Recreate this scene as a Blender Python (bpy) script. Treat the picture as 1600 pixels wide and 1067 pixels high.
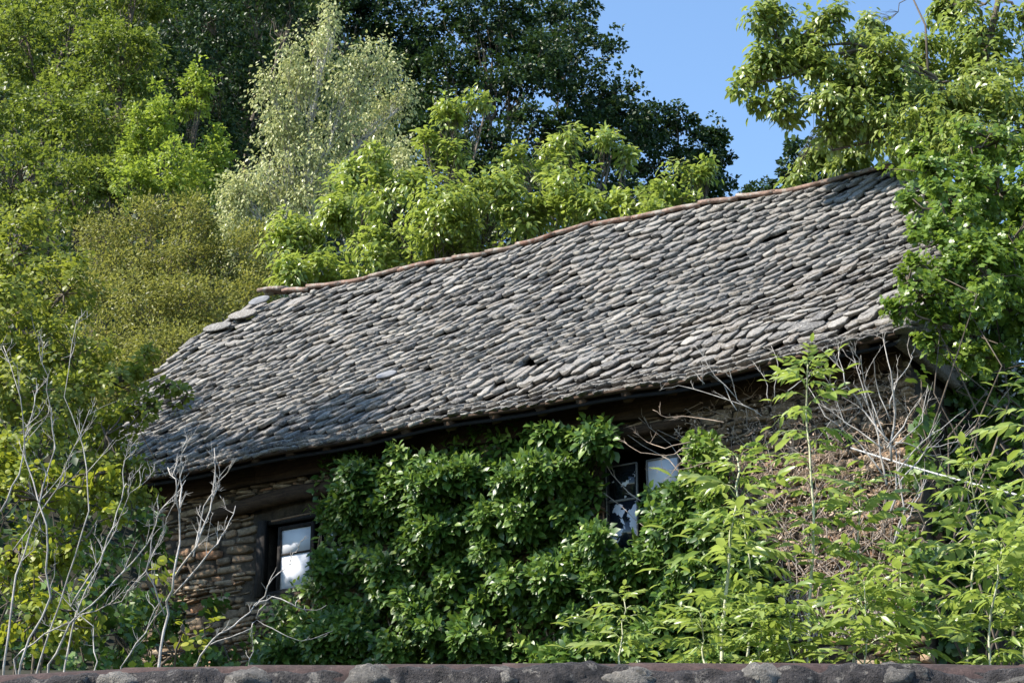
import bpy, math, random
import numpy as np
from mathutils import Matrix, Vector
random.seed(7); rng = np.random.default_rng(7)
scene = bpy.context.scene
for o in list(bpy.data.objects): bpy.data.objects.remove(o)
C = scene.collection
R = math.radians

# ---------------------------------------------------------------- camera, sky, sun, exposure
FPX = 3000.0; PITCH = R(20.0); CAM = Vector((0, 0, 1.6))
cd = bpy.data.cameras.new('camera'); cam = bpy.data.objects.new('camera', cd); C.objects.link(cam)
cd.sensor_width = 36; cd.lens = FPX / 1600 * 36; cd.clip_end = 2000; cd.clip_start = .05
cam.location = CAM; cam.rotation_euler = (math.pi / 2 + PITCH, 0, 0)
scene.camera = cam
SUN_EL = R(48); SUN_H = Vector((-.955, -.295, 0)).normalized()
SUN_DIR = Vector((SUN_H.x * math.cos(SUN_EL), SUN_H.y * math.cos(SUN_EL), math.sin(SUN_EL)))
w = bpy.data.worlds.new('World'); scene.world = w; w.use_nodes = True
nt = w.node_tree; nt.nodes.clear()
sky = nt.nodes.new('ShaderNodeTexSky'); sky.sky_type = 'NISHITA'; sky.sun_disc = False
sky.sun_elevation = SUN_EL; sky.sun_rotation = math.atan2(SUN_H.x, SUN_H.y)
sky.air_density = 1.0; sky.dust_density = 0.0; sky.ozone_density = 1.3; sky.altitude = 300
bg = nt.nodes.new('ShaderNodeBackground'); bg.inputs['Strength'].default_value = 0.125
wo = nt.nodes.new('ShaderNodeOutputWorld')
tint = nt.nodes.new('ShaderNodeMix'); tint.data_type = 'RGBA'; tint.blend_type = 'MULTIPLY'; tint.inputs[0].default_value = 1
tint.inputs[7].default_value = (.93, 1.02, 1.05, 1)   # white balance of the whole sky
nt.links.new(sky.outputs[0], tint.inputs[6]); nt.links.new(tint.outputs[2], bg.inputs[0]); nt.links.new(bg.outputs[0], wo.inputs[0])
sl = bpy.data.lights.new('sun', 'SUN'); sl.energy = 5.0; sl.angle = R(.53); sl.color = (1, .93, .82)
so = bpy.data.objects.new('sun', sl); C.objects.link(so)
so.rotation_euler = SUN_DIR.to_track_quat('Z', 'Y').to_euler(); so.location = SUN_DIR * 60
scene.view_settings.view_transform = 'Standard'; scene.view_settings.look = 'None'
scene.view_settings.gamma = 1; scene.view_settings.use_curve_mapping = False
scene.view_settings.exposure = 1.2

# ---------------------------------------------------------------- measuring helpers
cp, sp = math.cos(PITCH), math.sin(PITCH)
def ray(px, py):
    a, b = px - 800.0, 533.5 - py
    return Vector((a, FPX * cp - b * sp, FPX * sp + b * cp))
def at(px, py, Y):                       # the point at forward distance Y
    d = ray(px, py); return CAM + d * (Y / d.y)
def mpp(Y): return Y / 2900.0            # metres for one photo pixel at distance Y
WD = Vector((-.843, .537, 0)).normalized()   # along the house wall, to the left
RR = -WD                                     # along the wall, to the right
MM = Vector((-WD.y * -1, 0, 0)); MM = Vector((.537, .843, 0)).normalized()  # into the house
ZZ = Vector((0, 0, 1))
E0 = at(820, 627, 20.0)
def on_plane(px, py, off):               # vertical plane parallel to the wall, off metres behind the eave line
    d = ray(px, py); t = ((E0 + MM * off - CAM).dot(MM)) / d.dot(MM)
    return CAM + d * t
def sz(px, py, off):
    p = on_plane(px, py, off); return (p - E0).dot(RR), p.z
def SP(s, off, z): # wall-frame coordinates to world
    p = E0 + RR * s + MM * off; return Vector((p.x, p.y, z))

# ---------------------------------------------------------------- object helpers
def link(o, parent=None, inv=None):
    C.objects.link(o)
    if parent is not None:
        o.parent = parent
        if parent.type == 'EMPTY': o.matrix_parent_inverse = Matrix.Translation(-parent.location)
    return o
def tag(o, label=None, cat=None, group=None, kind=None):
    if label: o['label'] = label
    if cat: o['category'] = cat
    if group: o['group'] = group
    if kind: o['kind'] = kind
    return o
def thing(name, label, cat, loc, group=None):
    o = bpy.data.objects.new(name, None); C.objects.link(o); o.location = loc
    o.empty_display_size = .2
    return tag(o, label, cat, group)
def np_mesh(name, V, F, mat=None, attrs=None, smooth=False):
    """V (n,3); F array (m,k) of one polygon size or a list of polygons"""
    me = bpy.data.meshes.new(name)
    V = np.asarray(V, dtype=np.float32)
    if isinstance(F, np.ndarray):
        m, k = F.shape; tot = np.full(m, k, dtype=np.int32); idx = F.astype(np.int32).ravel()
    else:
        tot = np.array([len(f) for f in F], dtype=np.int32); idx = np.array([i for f in F for i in f], dtype=np.int32)
    me.vertices.add(len(V)); me.vertices.foreach_set('co', V.ravel())
    me.loops.add(len(idx)); me.loops.foreach_set('vertex_index', idx)
    me.polygons.add(len(tot))
    st = np.zeros(len(tot), dtype=np.int32); st[1:] = np.cumsum(tot)[:-1]
    me.polygons.foreach_set('loop_start', st)
    try: me.polygons.foreach_set('loop_total', tot)
    except Exception: pass
    if smooth: me.polygons.foreach_set('use_smooth', np.ones(len(tot), dtype=bool))
    me.update(calc_edges=True)
    if attrs:
        for n, a in attrs.items():
            at_ = me.attributes.new(n, 'FLOAT', 'POINT'); at_.data.foreach_set('value', np.asarray(a, dtype=np.float32))
    if mat: me.materials.append(mat)
    return me
def mobj(name, V, F, mat, parent=None, attrs=None, smooth=False):
    return link(bpy.data.objects.new(name, np_mesh(name, V, F, mat, attrs, smooth)), parent)

class MB:
    def __init__(s): s.v = []; s.f = []; s.r = []
    def add(s, V, F, r=None):
        n = len(s.v); s.v += [tuple(x) for x in V]; s.f += [tuple(i + n for i in f) for f in F]
        s.r += [random.random() if r is None else r] * len(V)
    def box(s, o, ax, ay, az, sx, sy, sz_, jit=0):   # o centre, half sizes
        V = []
        for i in (-1, 1):
            for j in (-1, 1):
                for k in (-1, 1):
                    p = Vector(o) + Vector(ax) * sx * i + Vector(ay) * sy * j + Vector(az) * sz_ * k
                    if jit: p += Vector((random.uniform(-jit, jit), random.uniform(-jit, jit), random.uniform(-jit, jit)))
                    V.append(p)
        s.add(V, [(0, 1, 3, 2), (4, 6, 7, 5), (0, 4, 5, 1), (2, 3, 7, 6), (0, 2, 6, 4), (1, 5, 7, 3)])
    def tube(s, pts, rad, n=6, cap=True):
        pts = [Vector(p) for p in pts]
        if not hasattr(rad, '__len__'): rad = [rad] * len(pts)
        V = []; F = []; up = Vector((.31, .52, .79))
        for i, p in enumerate(pts):
            t = (pts[min(i + 1, len(pts) - 1)] - pts[max(i - 1, 0)])
            if t.length < 1e-9: t = Vector((0, 0, 1))
            t.normalize()
            a = t.cross(up)
            if a.length < .05: a = t.cross(Vector((1, 0, 0)))
            a.normalize(); b = t.cross(a)
            up = b.cross(t) if False else up
            for k in range(n):
                q = 2 * math.pi * k / n
                V.append(p + (a * math.cos(q) + b * math.sin(q)) * rad[i])
        for i in range(len(pts) - 1):
            for k in range(n):
                F.append((i * n + k, i * n + (k + 1) % n, (i + 1) * n + (k + 1) % n, (i + 1) * n + k))
        if cap and n > 3: F.append(tuple(range(n - 1, -1, -1))); F.append(tuple((len(pts) - 1) * n + k for k in range(n)))
        s.add(V, F)
    def build(s, name, mat, parent=None, smooth=False, kind=None):
        o = mobj(name, np.array([tuple(v) for v in s.v]), s.f, mat, parent, {'rnd': s.r}, smooth)
        if kind: o['kind'] = kind
        return o

# ---------------------------------------------------------------- materials
def newmat(name):
    m = bpy.data.materials.new(name); m.use_nodes = True; m.node_tree.nodes.clear(); return m, m.node_tree
def rnd_nodes(nt):   # random value per piece
    a = nt.nodes.new('ShaderNodeAttribute'); a.attribute_name = 'rnd'
    oi = nt.nodes.new('ShaderNodeObjectInfo')
    ad = nt.nodes.new('ShaderNodeMath'); ad.operation = 'ADD'
    nt.links.new(a.outputs['Fac'], ad.inputs[0]); nt.links.new(oi.outputs['Random'], ad.inputs[1])
    fr = nt.nodes.new('ShaderNodeMath'); fr.operation = 'FRACT'; nt.links.new(ad.outputs[0], fr.inputs[0])
    return fr.outputs[0]
def ramp(nt, fac, stops, interp='LINEAR'):
    r = nt.nodes.new('ShaderNodeValToRGB'); r.color_ramp.interpolation = interp
    el = r.color_ramp.elements
    while len(el) < len(stops): el.new(.5)
    for e, (p, c) in zip(el, stops): e.position = p; e.color = (*c, 1)
    nt.links.new(fac, r.inputs[0]); return r.outputs[0]
def noise(nt, scale, detail=4, rough=.6, vec=None, stretch=None, dist=0):
    g = nt.nodes.new('ShaderNodeNewGeometry') if vec is None else None
    src = g.outputs['Position'] if g else vec
    if stretch:
        mp = nt.nodes.new('ShaderNodeMapping'); mp.inputs['Scale'].default_value = stretch
        nt.links.new(src, mp.inputs[0]); src = mp.outputs[0]
    n = nt.nodes.new('ShaderNodeTexNoise'); n.inputs['Scale'].default_value = scale
    n.inputs['Detail'].default_value = detail; n.inputs['Roughness'].default_value = rough
    n.inputs['Distortion'].default_value = dist
    nt.links.new(src, n.inputs['Vector']); return n.outputs['Fac']
def mixc(nt, f, a, b, mode='MIX'):
    m = nt.nodes.new('ShaderNodeMix'); m.data_type = 'RGBA'; m.blend_type = mode
    for s, x in ((m.inputs[0], f), (m.inputs[6], a), (m.inputs[7], b)):
        if hasattr(x, 'links') or hasattr(x, 'is_output'): nt.links.new(x, s)
        elif isinstance(x, (int, float)): s.default_value = x
        else: s.default_value = (*x, 1)
    return m.outputs[2]
def finish(nt, col, rough=.9, spec=.3, bump=None, bstr=.5, bdist=.02):
    p = nt.nodes.new('ShaderNodeBsdfPrincipled'); o = nt.nodes.new('ShaderNodeOutputMaterial')
    if isinstance(col, tuple): p.inputs['Base Color'].default_value = (*col, 1)
    else: nt.links.new(col, p.inputs['Base Color'])
    p.inputs['Roughness'].default_value = rough; p.inputs['Specular IOR Level'].default_value = spec
    if bump is not None:
        b = nt.nodes.new('ShaderNodeBump'); b.inputs['Strength'].default_value = bstr; b.inputs['Distance'].default_value = bdist
        nt.links.new(bump, b.inputs['Height']); nt.links.new(b.outputs[0], p.inputs['Normal'])
    nt.links.new(p.outputs[0], o.inputs[0]); return p
def rocky(name, stops, nscale=14, lich=None, lamt=.58, bstr=.7, bdist=.015, rough=.9, stretch=None):
    m, nt = newmat(name)
    r = rnd_nodes(nt); base = ramp(nt, r, stops)
    n1 = noise(nt, nscale, 6, .65, stretch=stretch); n2 = noise(nt, nscale * 4.3, 4, .7)
    sh = ramp(nt, n1, [(.28, (.5, .5, .5)), (.5, (.95, .95, .95)), (.72, (1.45, 1.42, 1.38))])
    c = mixc(nt, 1.0, base, sh, 'MULTIPLY')
    sh2 = ramp(nt, n2, [(.3, (.6, .6, .6)), (.7, (1.3, 1.3, 1.3))])
    c = mixc(nt, .8, c, sh2, 'MULTIPLY')
    if lich:
        n3 = noise(nt, nscale * .8, 5, .7, dist=.4)
        f = ramp(nt, n3, [(lamt, (0, 0, 0)), (lamt + .07, (.8, .8, .8))])
        c = mixc(nt, f, c, lich[0])
        n4 = noise(nt, nscale * .55, 6, .75, dist=1.0)
        f2 = ramp(nt, n4, [(.62, (0, 0, 0)), (.68, (.7, .7, .7))])
        c = mixc(nt, f2, c, lich[1])
    ad = nt.nodes.new('ShaderNodeMath'); ad.operation = 'ADD'; nt.links.new(n1, ad.inputs[0]); nt.links.new(n2, ad.inputs[1])
    finish(nt, c, rough, .25, ad.outputs[0], bstr, bdist); return m
def leafmat(name, stops, trans=.35, tcol=(.25, .38, .04), rough=.45, spec=.4, clw=.5):
    m, nt = newmat(name)
    r = rnd_nodes(nt)
    a = nt.nodes.new('ShaderNodeAttribute'); a.attribute_name = 'clu'
    mx = nt.nodes.new('ShaderNodeMix'); mx.data_type = 'FLOAT'; mx.inputs[0].default_value = clw
    nt.links.new(r, mx.inputs[2]); nt.links.new(a.outputs['Fac'], mx.inputs[3])
    c = ramp(nt, mx.outputs[0], stops)
    p = nt.nodes.new('ShaderNodeBsdfPrincipled'); p.inputs['Roughness'].default_value = rough
    p.inputs['Specular IOR Level'].default_value = spec
    nt.links.new(c, p.inputs['Base Color'])
    t = nt.nodes.new('ShaderNodeBsdfTranslucent'); tc = mixc(nt, .5, c, tcol); nt.links.new(tc, t.inputs[0])
    ms = nt.nodes.new('ShaderNodeMixShader'); ms.inputs[0].default_value = trans
    nt.links.new(p.outputs[0], ms.inputs[1]); nt.links.new(t.outputs[0], ms.inputs[2])
    o = nt.nodes.new('ShaderNodeOutputMaterial'); nt.links.new(ms.outputs[0], o.inputs[0]); return m
def wood(name, c1, c2, scale=6, stretch=(1, 1, 8), rough=.85, bstr=.6):
    m, nt = newmat(name)
    n = noise(nt, scale, 6, .65, stretch=stretch); n2 = noise(nt, scale * 5, 3, .6)
    c = ramp(nt, n, [(.3, c1), (.7, c2)])
    c = mixc(nt, .5, c, ramp(nt, n2, [(.3, (.6, .6, .6)), (.7, (1.3, 1.3, 1.3))]), 'MULTIPLY')
    finish(nt, c, rough, .2, n, bstr, .01); return m

M = {}
M['slate'] = rocky('slate', [(0, (.125, .12, .12)), (.3, (.205, .198, .192)), (.55, (.295, .28, .264)), (.8, (.245, .222, .20)), (1, (.40, .382, .355))],
                   42, ((.46, .45, .42), (.24, .20, .14)), .54, .9, .02)
M['slate_clean'] = rocky('slate_clean', [(0, (.16, .165, .18)), (1, (.19, .195, .21))], 3, None, bstr=.1)
M['stone'] = rocky('stone', [(0, (.10, .07, .045)), (.25, (.26, .18, .11)), (.5, (.16, .12, .085)), (.75, (.38, .29, .20)), (1, (.24, .13, .075))],
                   13, ((.42, .38, .30), (.16, .13, .09)), .62, .8, .02)
M['mortar'] = rocky('mortar', [(0, (.06, .047, .035)), (1, (.06, .047, .035))], 9, None, bstr=.9)
M['ridge'] = rocky('ridge_tile', [(0, (.17, .095, .07)), (.5, (.22, .15, .12)), (1, (.15, .12, .10))], 9, ((.30, .28, .25), (.09, .08, .07)), .50, .7, .01)
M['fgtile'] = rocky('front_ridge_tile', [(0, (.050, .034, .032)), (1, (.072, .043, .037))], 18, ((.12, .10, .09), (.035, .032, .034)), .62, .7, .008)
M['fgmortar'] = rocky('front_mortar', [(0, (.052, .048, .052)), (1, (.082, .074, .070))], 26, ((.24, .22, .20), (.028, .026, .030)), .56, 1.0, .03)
M['fglump'] = rocky('front_lump', [(0, (.15, .14, .13)), (1, (.23, .215, .195))], 34, ((.36, .33, .29), (.05, .045, .045)), .56, 1.0, .02)
M['timber'] = wood('timber', (.022, .014, .010), (.075, .048, .030), 5, (1, 1, 9))
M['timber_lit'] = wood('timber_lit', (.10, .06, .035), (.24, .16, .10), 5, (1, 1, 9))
M['frame'] = wood('window_timber', (.010, .009, .009), (.035, .030, .028), 8, (6, 6, 1))
M['dark'] = wood('dark_inside', (.006, .006, .006), (.012, .011, .010))
M['bark'] = wood('bark', (.05, .04, .03), (.16, .13, .10), 7, (1, 1, .4))
M['bark_pale'] = wood('pale_bark', (.22, .21, .19), (.50, .48, .44), 9, (1, 1, 2))
M['bark_birch'] = wood('birch_bark', (.16, .15, .13), (.62, .60, .56), 3, (1, 1, 4))
M['deadwood'] = wood('dead_wood', (.20, .18, .16), (.50, .47, .43), 14, (1, 1, .5))
M['deadbrown'] = wood('dead_brown_twig', (.20, .14, .10), (.52, .41, .32), 14, (1, 1, .5))
M['deadgrey'] = wood('dead_grey_twig', (.20, .165, .14), (.50, .43, .37), 14, (1, 1, .5))
M['greenstem'] = wood('green_stem', (.30, .31, .18), (.55, .53, .38), 14, (1, 1, .5))
M['soil'] = rocky('soil', [(0, (.022, .022, .012)), (1, (.022, .022, .012))], 1.5, None)
M['cable'] = wood('steel_cable', (.26, .26, .26), (.55, .55, .54), 60, (3, 1, 1), rough=.5)
def pane_mat(name, glass, pale_col, thr, scale):
    m, nt = newmat(name)
    n = noise(nt, scale, 5, .55, dist=.6)
    f = ramp(nt, n, [(thr, (0, 0, 0)), (thr + .012, (1, 1, 1))], 'LINEAR')
    c = mixc(nt, f, glass, pale_col)
    p = finish(nt, c, .12, .5)
    rr = ramp(nt, n, [(thr, (.06, .06, .06)), (thr + .012, (.7, .7, .7))]); nt.links.new(rr, p.inputs['Roughness'])
    return m
M['pane_dark'] = pane_mat('peeling_pane', (.008, .011, .014), (.55, .56, .60), .60, 7)
M['pane_mid'] = pane_mat('half_peeled_pane', (.010, .014, .022), (.60, .60, .66), .535, 4.5)
M['pane_white'] = pane_mat('pale_pane', (.10, .11, .13), (.60, .62, .68), .24, 4)  # opaque pane, mostly pale bluish white with greyer noise patches

M['l_oak'] = leafmat('oak_leaf', [(0, (.024, .045, .010)), (.35, (.075, .115, .018)), (.7, (.165, .21, .035)), (1, (.32, .34, .09))], .38, (.36, .46, .05), spec=.25, clw=.55)
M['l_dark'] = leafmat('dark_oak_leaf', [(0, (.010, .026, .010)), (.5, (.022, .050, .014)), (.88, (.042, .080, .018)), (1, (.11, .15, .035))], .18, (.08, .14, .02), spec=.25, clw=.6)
M['l_maple'] = leafmat('field_maple_leaf', [(0, (.10, .16, .016)), (.5, (.20, .27, .035)), (1, (.32, .38, .08))], .42, (.46, .58, .06), spec=.25)
M['l_birch'] = leafmat('birch_leaf', [(0, (.20, .23, .08)), (.5, (.40, .42, .18)), (.93, (.58, .58, .32)), (1, (.44, .27, .10))], .38, (.58, .62, .22), rough=.4, spec=.3, clw=.35)
M['l_willow'] = leafmat('willow_leaf', [(0, (.055, .065, .016)), (.45, (.17, .18, .038)), (.93, (.34, .33, .09)), (1, (.30, .17, .07))], .38, (.42, .43, .08), spec=.25, clw=.5)
M['l_walnut'] = leafmat('walnut_leaf', [(0, (.09, .15, .020)), (.45, (.20, .27, .042)), (.85, (.30, .35, .085)), (1, (.38, .36, .10))], .40, (.50, .60, .09), rough=.33, spec=.8)
M['l_walnut2'] = leafmat('walnut_leaf_olive', [(0, (.06, .11, .018)), (.4, (.16, .22, .035)), (.8, (.28, .33, .09)), (1, (.40, .42, .20))], .38, (.44, .54, .09), rough=.34, spec=.6)
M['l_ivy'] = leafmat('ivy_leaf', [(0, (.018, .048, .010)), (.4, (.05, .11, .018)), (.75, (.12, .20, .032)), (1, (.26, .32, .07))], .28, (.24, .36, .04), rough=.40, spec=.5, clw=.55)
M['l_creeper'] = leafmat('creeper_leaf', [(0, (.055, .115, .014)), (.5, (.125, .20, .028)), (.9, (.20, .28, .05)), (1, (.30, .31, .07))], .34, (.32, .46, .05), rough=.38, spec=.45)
M['l_hazel'] = leafmat('hazel_leaf', [(0, (.10, .15, .014)), (.45, (.19, .24, .024)), (.85, (.29, .31, .035)), (1, (.38, .28, .05))], .42, (.50, .52, .04))
M['l_hedge'] = leafmat('hedge_leaf', [(0, (.055, .09, .012)), (.45, (.15, .19, .028)), (.93, (.29, .31, .06)), (1, (.28, .15, .05))], .40, (.42, .48, .05), spec=.3)
M['l_ash'] = leafmat('ash_leaf', [(0, (.07, .13, .024)), (.4, (.19, .27, .05)), (1, (.38, .44, .15))], .40, (.50, .62, .10), rough=.36, spec=.6)
M['l_dry'] = leafmat('dry_leaf', [(0, (.20, .13, .085)), (.5, (.42, .31, .23)), (.9, (.58, .46, .36)), (1, (.42, .22, .12))], .15, (.4, .25, .12), rough=.7, spec=.2)

# ---------------------------------------------------------------- leaves
T_DIA = (np.array([[0, 0, 0], [.45, .5, .06], [1, 0, -.06], [.45, -.5, .06]]), np.array([[0, 2, 1], [0, 3, 2]]))
T_LEAF = (np.array([[0, 0, 0], [.5, 0, .02], [1, 0, -.14], [.25, .42, .05], [.66, .36, .02], [.25, -.42, .05], [.66, -.36, .02]]),
          np.array([[0, 1, 3], [3, 1, 4], [1, 2, 4], [0, 5, 1], [5, 6, 1], [1, 6, 2]]))
T_LOBE = (np.array([[0, 0, 0], [.40, 0, .03], [1, 0, -.10], [.05, .50, .0], [.42, .28, .04], [.62, .55, -.03], [.05, -.50, .0], [.42, -.28, .04], [.62, -.55, -.03]]),
          np.array([[0, 1, 3], [3, 1, 4], [4, 1, 5], [5, 1, 2], [0, 6, 1], [6, 7, 1], [7, 8, 1], [8, 2, 1]]))
T_ROUND = (np.array([[0, 0, 0], [.5, 0, .04], [1, 0, -.12], [.08, .36, .02], [.45, .52, .0], [.82, .34, -.04], [.08, -.36, .02], [.45, -.52, .0], [.82, -.34, -.04]]),
          np.array([[0, 1, 3], [3, 1, 4], [4, 1, 5], [5, 1, 2], [0, 6, 1], [6, 7, 1], [7, 8, 1], [8, 2, 1]]))
def unit(a): return a / np.maximum(np.linalg.norm(a, axis=1, keepdims=True), 1e-9)
def leaf_arrays(Cn, A, N, L, W, T):
    A = unit(A); N = unit(N - A * np.sum(N * A, axis=1, keepdims=True)); S = np.cross(N, A)
    tv, tf = T; n = len(Cn); k = len(tv)
    L = np.broadcast_to(L, (n,)); W = np.broadcast_to(W, (n,))
    V = (Cn[:, None, :] + A[:, None, :] * (tv[None, :, 0:1] * L[:, None, None]) + S[:, None, :] * (tv[None, :, 1:2] * W[:, None, None])
         + N[:, None, :] * (tv[None, :, 2:3] * L[:, None, None]))
    F = tf[None, :, :] + (np.arange(n) * k)[:, None, None]
    return V.reshape(-1, 3), F.reshape(-1, 3), k
TRI = [0]
def foliage(name, parent, mat, Cn, A, N, L, W, T=T_DIA, clu=None, kind=None):
    V, F, k = leaf_arrays(Cn, A, N, L, W, T); n = len(Cn)
    at_ = {'rnd': np.repeat(rng.random(n), k)}
    at_['clu'] = np.repeat(clu if clu is not None else rng.random(n), k)
    TRI[0] += len(F)
    o = mobj(name, V, F, mat, parent, at_)
    if kind: o['kind'] = kind
    return o
sunv = np.array(SUN_DIR)
def leaf_pieces(parent, mat, Cn, A, N, L, W, T, clu, camera_first=True):
    """the 300 nearest leaves as parts of their own, the others as one part"""
    n = len(Cn)
    seen = (Cn - np.array(CAM))
    key = np.linalg.norm(seen, axis=1) - np.random.default_rng(1).random(n) * .3
    order = np.argsort(key); pick = order[:300]; rest = order[300:]
    foliage('foliage', parent, mat, Cn[rest], A[rest], N[rest], L[rest], W[rest], T, clu[rest], 'stuff')
    tv, tf = T; base = {}
    for q in range(6):
        base[q] = np_mesh('leaf', tv * np.array([1, 1, 1]), tf, mat, {'rnd': [random.random() * .2] * len(tv), 'clu': [q / 5] * len(tv)})
    A = unit(A); N = unit(N - A * np.sum(N * A, axis=1, keepdims=True)); S = np.cross(N, A)
    for i in pick:
        me = base[int(min(5, clu[i] * 6))]
        o = bpy.data.objects.new('leaf', me)
        m = Matrix(((A[i][0] * L[i], S[i][0] * W[i], N[i][0] * L[i], Cn[i][0]), (A[i][1] * L[i], S[i][1] * W[i], N[i][1] * L[i], Cn[i][1]),
                    (A[i][2] * L[i], S[i][2] * W[i], N[i][2] * L[i], Cn[i][2]), (0, 0, 0, 1)))
        o.matrix_basis = m; link(o, parent)

def clump_leaves(centres, radii, outw, per, leafL, aspect, droop=.3, up=.6, flat=.7):
    """clusters of leaves: centres (n,3), radii (n,), outward directions; returns leaf arrays"""
    n = len(centres); k = per
    ci = np.repeat(np.arange(n), k); m = n * k
    d = rng.normal(size=(m, 3)); d = unit(d) * (rng.random((m, 1)) ** .5)
    d[:, 2] *= flat
    P = centres[ci] + d * radii[ci][:, None]
    A = unit(d) * .7 + outw[ci] * .55 + rng.normal(size=(m, 3)) * .45; A[:, 2] -= droop
    N = rng.normal(size=(m, 3)) * .6 + outw[ci] * .5; N[:, 2] += up
    L = leafL * rng.uniform(.65, 1.25, m); W = L * aspect * rng.uniform(.8, 1.15, m)
    cl = np.repeat(rng.random(n), k)
    return P, A, N, L, W, cl
def lobe_centres(c, rx, ry, rz, n, shell=(.45, 1.06), zs=.6):
    """twig tips gathered on boughs inside an ellipsoid, with gaps between the boughs"""
    nb = max(4, min(26, n // 7)); d = unit(rng.normal(size=(nb, 3)))
    r = rng.uniform((shell[0] * .9) ** 2, (shell[1] * .88) ** 2, nb) ** .5
    B = d * r[:, None]; sp_ = rng.uniform(.10, .25, nb)
    bi = rng.integers(0, nb, n); g = rng.normal(size=(n, 3)) * sp_[bi][:, None]; g[:, 2] *= zs
    P = B[bi] + g; o = unit(d[bi] * .8 + unit(g + 1e-6) * .8)
    # part of them fill the lobe more evenly
    k = rng.random(n) < .13; e = unit(rng.normal(size=(n, 3))); P[k] = (e * rng.uniform(shell[0], shell[1], n)[:, None])[k]; o[k] = e[k]
    return np.array(c)[None, :] + P * np.array([rx, ry, rz])[None, :], o
def wiggle(a, b, n=5, amp=.08):
    a, b = Vector(a), Vector(b); L = (b - a).length; out = []
    for i in range(n + 1):
        t = i / n; p = a.lerp(b, t)
        if 0 < i < n: p += Vector((random.gauss(0, 1), random.gauss(0, 1), random.gauss(0, 1))) * L * amp * .6
        out.append(p)
    return out

# ---------------------------------------------------------------- ground
def ground_z(x, y):
    # a bank behind the front roof, then a hillside that climbs to the back left
    z = 0.0
    if y > 8: z += min(1, (y - 8) / 8) * 4.6
    if y > 27:
        k = (y - 27)
        side = 1 / (1 + math.exp(min(50, (x + 4) / 3.2)))
        z += k * (.10 + .74 * side)
    return z
gx = np.concatenate([np.linspace(-1500, -90, 8), np.linspace(-80, 80, 81), np.linspace(90, 1500, 8)])
gy = np.concatenate([np.linspace(-1500, -30, 8), np.linspace(-20, 110, 90), np.linspace(120, 1500, 10)])
V = []
for y in gy:
    for x in gx:
        yy = min(y, 95 + (y - 95) * .02 if y > 95 else y); xx = max(-60, min(60, x))
        V.append((x, y, ground_z(xx, yy) + (.15 * math.sin(x * .9) * math.sin(y * .7) if abs(x) < 80 and 28 < y < 100 else 0)))
nx = len(gx); F = np.array([(j * nx + i, j * nx + i + 1, (j + 1) * nx + i + 1, (j + 1) * nx + i) for j in range(len(gy) - 1) for i in range(nx - 1)])
tag(mobj('ground', V, F, M['soil'], smooth=True), kind='structure')

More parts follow.
